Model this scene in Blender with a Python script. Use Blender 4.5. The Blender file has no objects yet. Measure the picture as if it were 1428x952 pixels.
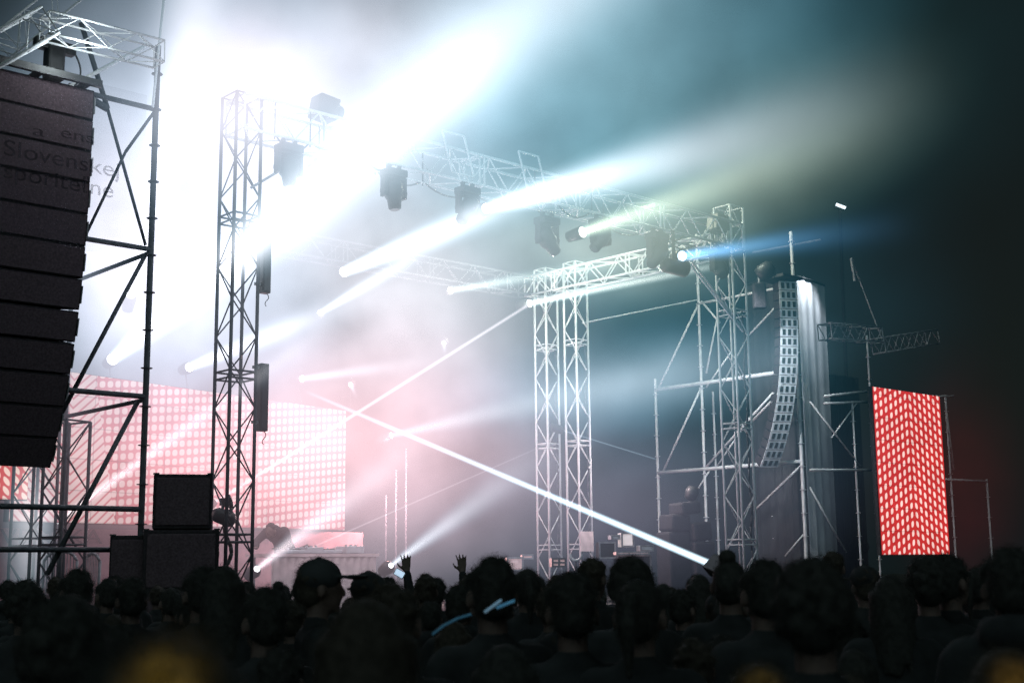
import bpy, bmesh, math, random
from mathutils import Vector, Matrix, Euler
R = math.radians
random.seed(11)
scn = bpy.context.scene
col = scn.collection

# ------------------------------------------------------------------ camera
FPX = 1850.0
CAMZ = 1.8
cam_d = bpy.data.cameras.new('camera'); cam = bpy.data.objects.new('camera', cam_d); col.objects.link(cam)
cam_d.sensor_width = 36; cam_d.lens = 36 * FPX / 1428; cam_d.clip_start = .05; cam_d.clip_end = 400
CR = (Matrix.Rotation(R(90 + 9.7), 3, 'X') @ Matrix.Rotation(R(-0.64), 3, 'Z'))
cam.matrix_world = Matrix.Translation((0, 0, CAMZ)) @ CR.to_4x4()
cam_d.dof.use_dof = True; cam_d.dof.focus_distance = 23; cam_d.dof.aperture_fstop = 3.5
scn.camera = cam
CO = Vector((0, 0, CAMZ))

def ray(px, py): return CR @ Vector(((px - 714) / FPX, -(py - 476) / FPX, -1))
def P(px, py, Y):
    r = ray(px, py); return CO + r * (Y / r.y)
def proj(w):
    c = CR.transposed() @ (Vector(w) - CO); return (714 - FPX * c.x / c.z, 476 + FPX * c.y / c.z)

# ------------------------------------------------------------------ stage frame: s runs along the stage front, d runs away from the audience
FL = P(322, 780, 18.0); FL.z = 0
FR = P(1035, 780, 25.4); FR.z = 0
U = (FR - FL).normalized(); V = Vector((-U.y, U.x, 0)); SW = (FR - FL).length
def S(s, d, z=0): return FL + U * s + V * d + Vector((0, 0, z))
def sd(w):
    q = Vector(w) - FL; return q.dot(U), q.dot(V)
def PU(px, py, d):                      # point of a pixel's ray on the vertical plane d = const
    r = ray(px, py); t = (d - (CO - FL).dot(V)) / r.dot(V); return CO + r * t
def PV(px, py, s):                      # ... on the vertical plane s = const
    r = ray(px, py); t = (s - (CO - FL).dot(U)) / r.dot(U); return CO + r * t
def s_at(px, py, d): return sd(PU(px, py, d))[0]
YAW = math.atan2(U.y, U.x)

# ------------------------------------------------------------------ objects
def tag(o, label=None, cat=None, group=None, kind=None):
    if label: o['label'] = label
    if cat: o['category'] = cat
    if group: o['group'] = group
    if kind: o['kind'] = kind
    return o
def empty(name, loc, label=None, cat=None, group=None, yaw=0):
    o = bpy.data.objects.new(name, None); o.empty_display_size = .1
    o.matrix_world = Matrix.Translation(loc) @ Matrix.Rotation(yaw, 4, 'Z')
    col.objects.link(o); return tag(o, label, cat, group)

class MB:
    def __init__(s): s.v = []; s.f = []
    def add(s, vs, fs):
        n = len(s.v); s.v += [Vector(v) for v in vs]; s.f += [tuple(i + n for i in f) for f in fs]; return s
    def box(s, c, sz, ax=None):
        c = Vector(c); X, Y, Z = ax if ax else (Vector((1, 0, 0)), Vector((0, 1, 0)), Vector((0, 0, 1)))
        vs = [c + X * (a * sz[0] / 2) + Y * (b * sz[1] / 2) + Z * (e * sz[2] / 2) for e in (-1, 1) for a, b in ((-1, -1), (1, -1), (1, 1), (-1, 1))]
        return s.add(vs, [(3, 2, 1, 0), (4, 5, 6, 7), (0, 1, 5, 4), (1, 2, 6, 5), (2, 3, 7, 6), (3, 0, 4, 7)])
    def tube(s, a, b, r, r2=None, n=8, cap=True):
        a, b = Vector(a), Vector(b); r2 = r if r2 is None else r2
        z = (b - a).normalized(); x = z.orthogonal().normalized(); y = z.cross(x)
        vs = []
        for p, q in ((a, r), (b, r2)):
            for k in range(n):
                t = 2 * math.pi * k / n; vs.append(p + (x * math.cos(t) + y * math.sin(t)) * q)
        fs = [(k, (k + 1) % n, n + (k + 1) % n, n + k) for k in range(n)]
        if cap: fs += [tuple(range(n))[::-1], tuple(range(n, 2 * n))]
        return s.add(vs, fs)
    def lathe(s, a, axis, prof, n=14):      # prof: list of (distance along axis, radius)
        z = Vector(axis).normalized(); x = z.orthogonal().normalized(); y = z.cross(x); a = Vector(a)
        vs = []
        for t, r in prof:
            for k in range(n):
                q = 2 * math.pi * k / n; vs.append(a + z * t + (x * math.cos(q) + y * math.sin(q)) * r)
        fs = []
        for i in range(len(prof) - 1):
            for k in range(n): fs.append((i * n + k, i * n + (k + 1) % n, (i + 1) * n + (k + 1) % n, (i + 1) * n + k))
        fs += [tuple(range(n))[::-1], tuple(range((len(prof) - 1) * n, len(prof) * n))]
        return s.add(vs, fs)
    def ell(s, c, r, n=16, m=10):
        c = Vector(c); r = Vector(r) if hasattr(r, '__len__') else Vector((r, r, r))
        vs = [c + Vector((0, 0, -r.z))]
        for i in range(1, m):
            a = -math.pi / 2 + math.pi * i / m
            for k in range(n):
                b = 2 * math.pi * k / n
                vs.append(c + Vector((r.x * math.cos(a) * math.cos(b), r.y * math.cos(a) * math.sin(b), r.z * math.sin(a))))
        vs.append(c + Vector((0, 0, r.z)))
        fs = [(0, 1 + (k + 1) % n, 1 + k) for k in range(n)]
        for i in range(m - 2):
            for k in range(n): fs.append((1 + i * n + k, 1 + i * n + (k + 1) % n, 1 + (i + 1) * n + (k + 1) % n, 1 + (i + 1) * n + k))
        L = len(vs) - 1; b0 = 1 + (m - 2) * n
        fs += [(b0 + k, b0 + (k + 1) % n, L) for k in range(n)]
        return s.add(vs, fs)
    def cap(s, a, b, r, r2=None):           # tapered capsule
        r2 = r if r2 is None else r2
        s.tube(a, b, r, r2, 12); s.ell(a, r, 12, 8); s.ell(b, r2, 12, 8); return s
    def build(s, name, mat, parent=None, smooth=False, bevel=0):
        me = bpy.data.meshes.new(name)
        off = parent_world(parent)
        inv = off.inverted() if off is not None else None
        me.from_pydata([tuple(inv @ v) if inv is not None else tuple(v) for v in s.v], [], s.f); me.update()
        o = bpy.data.objects.new(name, me); col.objects.link(o)
        if mat: me.materials.append(mat)
        if parent: o.parent = parent
        if smooth: me.shade_smooth()
        if bevel:
            b = o.modifiers.new('bevel', 'BEVEL'); b.width = bevel; b.segments = 2; b.limit_method = 'ANGLE'
        return o
WM = {}
def parent_world(p):
    if p is None: return None
    m = p.matrix_basis.copy()
    while p.parent is not None:
        p = p.parent; m = p.matrix_basis @ m
    return m

# ------------------------------------------------------------------ materials
def mat(name, c, rough=.6, metal=0., noise=0., nscale=8., emis=None, es=0., spec=.5):
    m = bpy.data.materials.new(name); m.use_nodes = True; nt = m.node_tree
    b = nt.nodes['Principled BSDF']; b.inputs['Roughness'].default_value = rough; b.inputs['Metallic'].default_value = metal
    b.inputs['Base Color'].default_value = (*c, 1); b.inputs['Specular IOR Level'].default_value = spec
    if noise:
        tc = nt.nodes.new('ShaderNodeTexCoord'); n = nt.nodes.new('ShaderNodeTexNoise'); n.inputs['Scale'].default_value = nscale; n.inputs['Detail'].default_value = 5
        nt.links.new(tc.outputs['Object'], n.inputs['Vector'])
        r = nt.nodes.new('ShaderNodeMapRange'); r.inputs['From Min'].default_value = .3; r.inputs['From Max'].default_value = .7
        r.inputs['To Min'].default_value = 1 - noise; r.inputs['To Max'].default_value = 1 + noise
        nt.links.new(n.outputs[0], r.inputs['Value'])
        k = nt.nodes.new('ShaderNodeVectorMath'); k.operation = 'SCALE'; k.inputs[0].default_value = c
        nt.links.new(r.outputs[0], k.inputs['Scale']); nt.links.new(k.outputs[0], b.inputs['Base Color'])
    if emis:
        b.inputs['Emission Color'].default_value = (*emis, 1); b.inputs['Emission Strength'].default_value = es
    return m
M = dict(
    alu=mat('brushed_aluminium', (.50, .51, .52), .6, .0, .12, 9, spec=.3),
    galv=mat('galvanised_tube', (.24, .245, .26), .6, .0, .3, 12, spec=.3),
    shaded=mat('shaded_tube', (.06, .065, .075), .6, .0, .3, 12, spec=.3),  # metal darkened in its colour
    black=mat('black_powder_coat', (.02, .021, .023), .5, 0, .3, 20),
    matt=mat('matt_black_paint', (.014, .014, .016), .8, 0, .3, 6),
    grille=mat('speaker_grille', (.085, .062, .072), .95, .0, .3, 40, spec=.05),
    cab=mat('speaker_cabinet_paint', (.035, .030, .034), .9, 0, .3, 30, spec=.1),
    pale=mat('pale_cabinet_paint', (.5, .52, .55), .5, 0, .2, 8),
    cloth=mat('dark_cloth', (.030, .032, .034), .95, 0, .5, 5, spec=.1),
    skin=mat('skin', (.10, .065, .055), .7, 0, .15, 25),
    hair=mat('dark_hair', (.030, .030, .028), .75, 0, .35, 40, spec=.12),
    hairb=mat('brown_hair', (.040, .034, .028), .75, 0, .35, 40, spec=.12),
    deck=mat('stage_deck', (.05, .05, .055), .7, 0, .3, 3),
    ground=mat('trampled_ground', (.035, .036, .03), .9, 0, .5, 2),
    white=mat('white_textile', (.75, .76, .78), .85, 0, .1, 2),
    tarp=mat('grey_tarpaulin', (.028, .028, .032), .85, 0, .35, 1.5),
    ink=mat('dark_print', (.02, .02, .022), .8),
    pink=mat('pale_panel', (.62, .5, .5), .7, 0, .2, 5),
    lens=mat('lit_lens', (.9, .9, .95), .3, 0, emis=(1, .97, 1), es=6),
    lensoff=mat('dark_lens', (.03, .035, .04), .1),
)
def nd(nt, t, **k):
    n = nt.nodes.new(t)
    for a, b in k.items(): setattr(n, a, b)
    return n
def mth(nt, op, a, b=None, c=None, clamp=False):
    n = nd(nt, 'ShaderNodeMath', operation=op, use_clamp=clamp)
    for i, x in enumerate((a, b, c)):
        if x is None: continue
        if isinstance(x, (int, float)): n.inputs[i].default_value = x
        else: nt.links.new(x, n.inputs[i])
    return n.outputs[0]

def beam_mat(L, r0, r1, colr, I, q, tail, fall, nz):  # self-glowing volume, stands in for lamp light scattered along the beam
    m = bpy.data.materials.new('beam_glow'); m.use_nodes = True; nt = m.node_tree; nt.nodes.clear()
    out = nd(nt, 'ShaderNodeOutputMaterial'); pv = nd(nt, 'ShaderNodeVolumePrincipled')
    pv.inputs['Density'].default_value = 0; pv.inputs['Emission Color'].default_value = (*colr, 1)
    tc = nd(nt, 'ShaderNodeTexCoord'); sp = nd(nt, 'ShaderNodeSeparateXYZ'); nt.links.new(tc.outputs['Object'], sp.inputs[0])
    x, y, z = sp.outputs
    t = mth(nt, 'DIVIDE', z, L, clamp=True)
    Rz = mth(nt, 'MULTIPLY_ADD', t, r1 - r0, r0)
    r2 = mth(nt, 'ADD', mth(nt, 'MULTIPLY', x, x), mth(nt, 'MULTIPLY', y, y))
    rho2 = mth(nt, 'DIVIDE', r2, mth(nt, 'MULTIPLY', Rz, Rz))
    g = mth(nt, 'POWER', math.e, mth(nt, 'MULTIPLY', rho2, -fall))
    h = mth(nt, 'POWER', mth(nt, 'SUBTRACT', 1.0, t, clamp=True), q)
    h = mth(nt, 'MULTIPLY', h, mth(nt, 'MULTIPLY_ADD', mth(nt, 'POWER', math.e, mth(nt, 'MULTIPLY', z, -1.0 / tail)), .75, .25))
    dns = mth(nt, 'MULTIPLY', mth(nt, 'DIVIDE', g, Rz), h)
    if nz:
        ge = nd(nt, 'ShaderNodeNewGeometry'); n = nd(nt, 'ShaderNodeTexNoise'); n.inputs['Scale'].default_value = .9; n.inputs['Detail'].default_value = 4; n.inputs['Roughness'].default_value = .65
        nt.links.new(ge.outputs['Position'], n.inputs['Vector'])
        nn = mth(nt, 'MULTIPLY_ADD', n.outputs[0], 2 * nz, 1 - nz)
        dns = mth(nt, 'MULTIPLY', dns, nn)
    st = mth(nt, 'MULTIPLY', dns, I * math.sqrt(fall / math.pi))
    cc = nd(nt, 'ShaderNodeCombineColor')
    for i_, (ci, ex) in enumerate(zip(colr, (.15, .04, 0.0))):
        nt.links.new(mth(nt, 'MULTIPLY', mth(nt, 'POWER', mth(nt, 'MULTIPLY', g, mth(nt, 'MULTIPLY_ADD', h, .7, .3)), ex), ci), cc.inputs[i_])
    nt.links.new(cc.outputs[0], pv.inputs['Emission Color'])
    nt.links.new(st, pv.inputs['Emission Strength']); nt.links.new(pv.outputs[0], out.inputs['Volume'])
    m.cycles.volume_step_rate = STEP
    return m
STEP = 1.0
def beam(parent, a, b, r0, r1, colr, I, q=1.0, tail=4.0, fall=4.2, nz=.35, name='light_beam'):
    a, b = Vector(a), Vector(b); L = (b - a).length
    mb = MB().lathe((0, 0, 0), (0, 0, 1), [(0, r0), (L, r1)], 20)
    me = bpy.data.meshes.new(name); me.from_pydata([tuple(v) for v in mb.v], [], mb.f); me.update()
    me.materials.append(beam_mat(L, r0, r1, colr, I, q, tail, fall, nz))
    o = bpy.data.objects.new(name, me); col.objects.link(o)
    o.matrix_basis = Matrix.Translation(a - parent_world(parent).translation) @ (b - a).to_track_quat('Z', 'Y').to_matrix().to_4x4()
    o.parent = parent
    return o

# ------------------------------------------------------------------ trusses
def box_truss(root, a, b, w, up, r=.025, rb=.011, pitch=.5, m='alu', names=('main_tube', 'lattice')):
    a, b = Vector(a), Vector(b); z = (b - a).normalized(); up = Vector(up); x = z.cross(up).normalized(); y = x.cross(z)
    cs = [(x * i + y * j) * (w / 2) for i, j in ((-1, -1), (1, -1), (1, 1), (-1, 1))]
    for c in cs: MB().tube(a + c, b + c, r, n=8).build(names[0], M[m], root, smooth=True)
    L = (b - a).length; n = max(2, round(L / pitch)); mb = MB()
    for f in range(4):
        c0, c1 = cs[f], cs[(f + 1) % 4]
        for k in range(n):
            p = a + z * (L * k / n); q = a + z * (L * (k + 1) / n)
            e, g = (c0, c1) if (k + f) % 2 else (c1, c0)
            mb.tube(p + e, q + g, rb, n=6, cap=False)
        for t in (0, L): mb.tube(a + z * t + c0, a + z * t + c1, rb * 1.3, n=6, cap=False)
        for t in range(1, int(L / 2.2) + 1):       # pinned joints between two truss lengths
            if t * 2.2 < L - .3:
                for e in (-.05, .05): mb.tube(a + z * (t * 2.2 + e) + c0, a + z * (t * 2.2 + e) + c1, rb * 1.3, n=6, cap=False)
    mb.build(names[1], M[m], root)
def tower(name, base, h, w, label, yaw=0, group=None, r=.025, m='alu'):
    t = empty(name, base, label, 'truss tower', group)
    up = Vector((math.cos(yaw), math.sin(yaw), 0))
    b = Vector(base)
    box_truss(t, b + Vector((0, 0, .04)), b + Vector((0, 0, h)), w, up, r=r, m=m)
    MB().box(b + Vector((0, 0, .02)), (w * 2, w * 2, .04), (up, Vector((-up.y, up.x, 0)), Vector((0, 0, 1)))).build('base_plate', M['black'], t)
    return t

TW = .40
ZB = (PU(322, 183, 0).z + PU(1000, 346, 0).z) / 2      # underside of the front truss
ZT = ZB + .52
t1 = tower('truss_tower', S(0, 0), ZT + .02, TW, 'tall aluminium lattice tower with two strip lights, left end of the stage front', YAW, m='shaded')
t2 = tower('truss_tower', S(SW, 0), ZT + .35, TW, 'lattice tower carrying the right end of the front truss beside the curved pale array', YAW)
d3 = 5.2; s3 = s_at(764, 600, d3); d4 = 4.3; s4 = s_at(806, 600, d4)
t3 = tower('truss_tower', S(s3, d3), ZT, .36, 'left one of the two slim lattice towers side by side at centre stage rear', YAW)
t4 = tower('truss_tower', S(s4, d4), ZT, .36, 'right one of the two slim rear lattice towers, pink cross panel at its foot', YAW)
MB().box(S(s4, d4 - .2, 2.35), (.40, .012, .42), (U, V, Vector((0, 0, 1)))).build('cross_panel', M['pink'], t4)
for k, (px, Y) in enumerate(((90, 18.4), (48, 19.0))):
    q = P(px, 700, Y); q.z = 0
    tower('truss_tower', q, PU(60, 560, 0).z, .42, ('lattice tower standing just right of the black array foot, pink screen behind it', 'lattice tower below the black line array lit white, nearest the left edge')[k], YAW + .3, m='shaded')

def h_truss(name, a, b, label, w=.5, pitch=.42, r=.025, rb=.013, cat='lighting truss', m='alu'):
    t = empty(name, (a + b) / 2, label, cat)
    box_truss(t, a, b, w, (0, 0, 1), r=r, pitch=pitch, rb=rb, m=m)
    return t
zc = (ZB + ZT) / 2
ft = h_truss('lighting_truss', S(-.1, 0, zc), S(SW + .1, 0, zc), 'long front lighting truss spanning between the left and right towers with moving heads under it', .5)
h_truss('lighting_truss', S(SW, .3, zc - .1), S(s3 + .25 + .0, d3, zc - .1) if False else S(SW - .1, 5.6, zc - .1), 'short side truss running back from the right tower above the twin rear towers', .42)
h_truss('lighting_truss', S(3.4, 5.6, zc - .1), S(SW - .3, 5.6, zc - .1), 'hazy rear lighting truss behind the front one, high over the red screen', .42, m='shaded')
cr = random.Random(8); s_ = .4
while s_ < SW - .6:                       # cables tied along the truss with drooping loops
    e_ = s_ + cr.uniform(.45, 1.1); dr_ = cr.uniform(.04, .20); y_ = cr.choice((-.24, .24)); pv_ = None; cb = MB()
    for k in range(9):
        f = k / 8; q_ = S(s_ + (e_ - s_) * f, y_, ZB + .03 - dr_ * 4 * f * (1 - f))
        if pv_: cb.tube(pv_, q_, .014, n=6)
        pv_ = q_
    cb.build('cable', M['black'], ft, smooth=True)
    if cr.random() < .5: MB().tube(S(s_, y_, ZT), S(s_, y_, ZB - .05), .012, n=6).build('sling', M['black'], ft)
    s_ = e_
for tw_, h0_ in ((t2, 0), (t3, 0), (t4, 0)):
    b_ = tw_.matrix_basis.translation; pv_ = None; cb = MB()
    for k in range(26):
        q_ = b_ + U * (.12 + .02 * math.sin(k * .9)) + V * (-.16 + .02 * math.cos(k * 1.3)) + Vector((0, 0, 1.2 + k * .22))
        if pv_: cb.tube(pv_, q_, .02, n=6)
        pv_ = q_
    cb.build('cable', M['black'], tw_, smooth=True)
# spare tilted frames on the front truss
for px, lab in ((632, 'empty square pipe frame leaning on the front truss left of centre'), (735, 'empty square pipe frame leaning on the front truss behind the long beam')):
    s = s_at(px, 240, 0); f = MB(); A = S(s - .25, -.28, ZB + .1); ww = U * .45; hh = V * -.05 + Vector((0, 0, .62)) - U * .25
    for p, q in ((A, A + ww), (A + ww, A + ww + hh), (A + ww + hh, A + hh), (A + hh, A)): f.tube(p, q, .018)
    o = f.build('pipe_frame', M['alu'], None); tag(o, lab, 'pipe frame')

# ------------------------------------------------------------------ stage lamps
def moving_head(hang, aim, label, on=False, size=1.0, group=None):
    """HANG is the underside of the pipe it is clamped to, AIM a direction."""
    t = empty('stage_light', hang, label, 'stage light', group)
    k = size; Z = Vector((0, 0, 1)); ax = (U, V, Z); h = Vector(hang)
    MB().box(h - Z * .13 * k, (.36 * k, .26 * k, .12 * k), ax).build('base', M['black'], t, bevel=.02)
    for e in (-.1, .1): MB().box(h + U * e * k - Z * .035 * k, (.04 * k, .07 * k, .08 * k), ax).build('clamp', M['black'], t)
    y = MB(); c = h - Z * .42 * k
    for e in (-1, 1):
        y.box(c + U * e * .185 * k + Z * .06 * k, (.045 * k, .12 * k, .30 * k), ax)
        y.lathe(c + U * e * .16 * k, U * e, [(0, .075 * k), (.05 * k, .07 * k)], 12)
    y.box(h - Z * .205 * k, (.41 * k, .13 * k, .045 * k), ax)
    y.build('yoke', M['black'], t)
    a = Vector(aim).normalized()
    hd = MB().lathe(c - a * .2 * k, a, [(0, .10 * k), (.04 * k, .135 * k), (.2 * k, .15 * k), (.27 * k, .14 * k), (.32 * k, .11 * k), (.46 * k, .095 * k), (.47 * k, .08 * k)], 18).build('head', M['black'], t, smooth=True)
    MB().lathe(c + a * .272 * k, a, [(0, .075 * k), (.012 * k, .07 * k)], 18).build('lens', M['lens'] if on else M['lensoff'], hd)
    return t, c + a * .30 * k

def front_lamp(px, d, aimpx, label, size=1.0):
    s = s_at(px, 260, d); h = S(s, d, ZB - .02)
    return moving_head(h, aimpx, label, False, size)
dn = Vector((0, 0, -1))
front_lamp(402, -.25, dn * 1 - V * .15, 'moving head hanging straight down under the front truss, nearest the left tower', 1.0)
front_lamp(447, .25, dn * 1 - V * .25, 'pale faded moving head second from the left under the front truss', .95)
front_lamp(549, -.25, dn + U * .02 - V * .1, 'moving head hanging straight down mid way along the left half of the front truss', 1.0)
front_lamp(652, -.25, dn * .9 - U * .55, 'moving head tilted left under the front truss, above the long white beam', 1.0)
front_lamp(762, .25, dn * .5 + U * .5, 'faint moving head sunk in haze left of the yellow lit truss', 1.1)
front_lamp(836, -.25, dn * .7 - U * .6, 'moving head tilted left in yellow haze, below the yellow lit truss', 1.0)
front_lamp(914, -.25, dn * .75 - U * .6, 'black moving head tilted left beside the bright blue beam source', 1.1)
front_lamp(999, -.2, dn * .6 + U * .1 - V * .6 - U * .5, 'black moving head under the truss just left of the right tower', 1.05)
# par can
pc = PU(940, 372, -.3); t = empty('par_can', pc, 'black cylindrical can light lying level below the blue beam', 'stage light')
MB().lathe(pc - U * .28, U, [(0, .10), (.06, .14), (.5, .15), (.56, .16)], 16).build('can', M['black'], t, smooth=True)
MB().tube(pc + Vector((0, 0, .12)), Vector((pc.x, pc.y, ZB + .02)), .03).build('hanger', M['black'], t)
# boxes on top of the right end of the truss
for px, py, lab in ((1000, 312, 'dark hoist box sitting on the truss beside the right tower'), (452, 152, 'pale blue hoist box above the truss near the left tower')):
    p = PU(px, py, 0); t = empty('chain_hoist', p, lab, 'hoist')
    MB().box(p, (.42, .3, .36), ((U + V * .2).normalized(), V, (Vector((0, 0, 1)) + U * .2).normalized())).build('housing', M['black'], t, bevel=.03)
    MB().tube(p, p - Vector((0, 0, .5)), .018).build('chain', M['galv'], t)
    MB().lathe(p + U * .2, U, [(0, .12), (.1, .1)], 12).build('motor_cap', M['black'], t)

def lit(px, py, pt, epx, epy, eY, w0, w1, colr, I, label, q=1.2, tail=5.0, fall=4.2, nz=.35, back=1.0, lens=1.0, size=.8, body=True):
    """a lit lamp at point PT whose beam runs to the far point; w0, w1 are the beam's widths in metres."""
    end = P(epx, epy, eY); a = (end - pt).normalized()
    t = empty('stage_light', pt - a * .3, label, 'stage light')
    k = size
    hd = MB().lathe(pt - a * .42 * k, a, [(0, .07 * k), (.03 * k, .12 * k), (.3 * k, .14 * k), (.42 * k, w0 * .5 + .02)], 16).build('head', M['black'], t, smooth=True)
    MB().lathe(pt + a * .002, a, [(0, w0 * .5 * lens), (.01, w0 * .5 * lens)], 16).build('lens', lens_mat(colr), hd)
    if py: MB().tube(pt - a * .2, Vector((pt.x, pt.y, py)), .012).build('bracket', M['black'], t)
    beam(t, pt + a * .015, end, w0 * .62, w1 * .66, colr, I, q, tail, fall, nz)
    return t
_lm = {}
def lens_mat(c):
    k = tuple(c)
    if k not in _lm: _lm[k] = mat('lit_lens', (.9, .9, .9), .3, emis=tuple(min(1, x * .5 + .55) for x in c), es=1.6)
    return _lm[k]

WH = (1, .95, 1); 
DLED = 6.0                                     # plane of the big screen
def BK(px, py, d=DLED - .35): return PU(px, py, d)
ZLED = PU(480, 573, DLED).z
lampsrow = [(157, 501), (264, 512), (421, 528), (489, 536)]
A = S(s_at(120, 490, DLED - .2) - .6, DLED - .2, BK(157, 470).z); 
zpipe = BK(157, 501).z + .42
lit(0, ZLED, BK(157, 501), 985, -193, 9.6, .20, 1.7, WH, 1.15, 'lamp above the pink screen with the widest white beam, leftmost of its row', q=.3, tail=20, fall=4.2, nz=.25)
lit(0, ZLED, BK(264, 512), 620, 370, 17, .16, .8, WH, .9, 'lamp above the pink screen just left of the tall tower', q=1.0, tail=3)
lit(0, ZLED, BK(421, 528), 700, 490, 21, .13, .6, WH, .35, 'small lamp above the pink screen throwing a faint flat beam', q=1.0, tail=2)
lit(0, ZLED, BK(489, 536), 500, 560, 24.5, .09, .12, WH, .2, 'tiny bright lamp above the right end of the pink screen', q=2, tail=.5)
lit(0, 0, PU(619, 478, 5.2), 621, 500, 26, .09, .12, WH, .2, 'tiny bright lamp alone in the haze above centre stage', q=2, tail=.5)
lit(0, 0, PU(182, 412, 4.8), 290, -80, 17.5, .16, 1.5, WH, .65, 'lamp pointing up between the scaffold braces, left of the tall tower', q=.2, tail=20)
lit(0, 0, PU(545, 607, 5.6), 1000, 505, 24.5, .12, 1.3, (.85, .95, 1), .30, 'lamp at centre stage throwing a soft wide beam to the right', q=.35, tail=6, fall=3.5)
lit(0, 0, PU(480, 379, 5.3), 800, 245, 17, .20, .75, WH, 1.5, 'lamp high in the haze above the screen, beam rising to the right', q=.7, tail=5, fall=4.2)
lit(0, 0, PU(447, 436, 5.3), 690, 290, 17, .12, .5, WH, .5, 'lamp behind the tall tower with a thin rising beam', q=.8, tail=4)
lit(0, 0, PU(628, 405, 5.3), 960, 350, 22, .15, .55, (.9, 1, .9), .55, 'lamp on the rear truss with a soft beam toward the yellow haze', q=1, tail=3)
lit(0, 0, PU(678, 291, -.3), 1330, 108, 13, .17, 1.75, WH, 1.6, 'lamp at mid front truss throwing the long white beam across the sky', q=1.4, tail=7, fall=4.2, nz=.2)
lit(0, 0, PU(812, 324, -.3), 1260, 170, 18, .19, 1.5, (.95, 1, .72), 1.1, 'lamp with a short yellow green beam under the front truss', q=1.3, tail=2.0, nz=.4)
lit(0, 0, PU(951, 357, -.4), 1290, 310, 17.5, .19, .75, (.22, .55, 1), 1.0, 'lamp with the blue beam near the right tower', q=1.5, tail=2.2, nz=.55)
lit(0, 0, PU(738, 423, 4.9), 1010, 368, 25.6, .17, .22, (1, 1, .9), 1.3, 'lamp at the head of the twin towers with a tight beam along the side truss', q=.5, tail=5, nz=.15)
# lower beams
lit(0, 0, PU(80, 726, 4.5), 520, 410, 16.5, .10, .45, (1, .92, .95), .55, 'floor lamp left of the scaffold post with a pale rising beam', q=.9, tail=6)
lit(0, 0, PU(358, 793, 2.5), 660, 560, 16,   .10, .9, (1, .82, .86), .55, 'floor lamp at the foot of the tall tower, before the white booth', q=1, tail=6, nz=.2)
lit(0, 0, PU(545, 788, 1.5), 790, 610, 17, .09, .75, (.78, .84, .9), .50, 'floor lamp at centre stage with a grey widening beam', q=1, tail=5, nz=.1)

def laser(px, py, pt, end, r0, r1, colr, I, label, q=1.0, tail=6, nz=.1):
    t = empty('laser_projector', pt, label, 'laser'); a = (end - pt).normalized()
    sx = a.orthogonal().normalized(); MB().box(pt - a * .16, (.16, .12, .28), (sx, a.cross(sx), a)).build('housing', M['black'], t, bevel=.01)
    beam(t, pt, end, r0, r1, colr, I, q, tail, 2.0, nz)
laser(0, 0, P(991, 786, 11.5), PU(425, 545, 5),   .036, .042, (.80, .93, 1), 1.3, 'laser projector behind the crowd sending the thick line down from centre', q=.9, tail=5)
laser(0, 0, PU(300, 700, 4.0), PU(737, 425, 4.9), .04, .045, (1, .86, .88), .42, 'projector by the tall tower sending the thin line up to the twin towers', q=.0, tail=40)
laser(0, 0, PU(430, 765, 3), PU(760, 620, 4.9), .02, .02, (1, .85, .88), .14, 'projector on the booth sending a faint thin line to the right', q=.4, tail=20)
laser(0, 0, PU(785, 600, 4.0), PU(915, 640, 3.5), .02, .02, (.7, .85, 1), .2, 'projector clamped on the twin towers with a faint line to the right', q=.1, tail=20)

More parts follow.
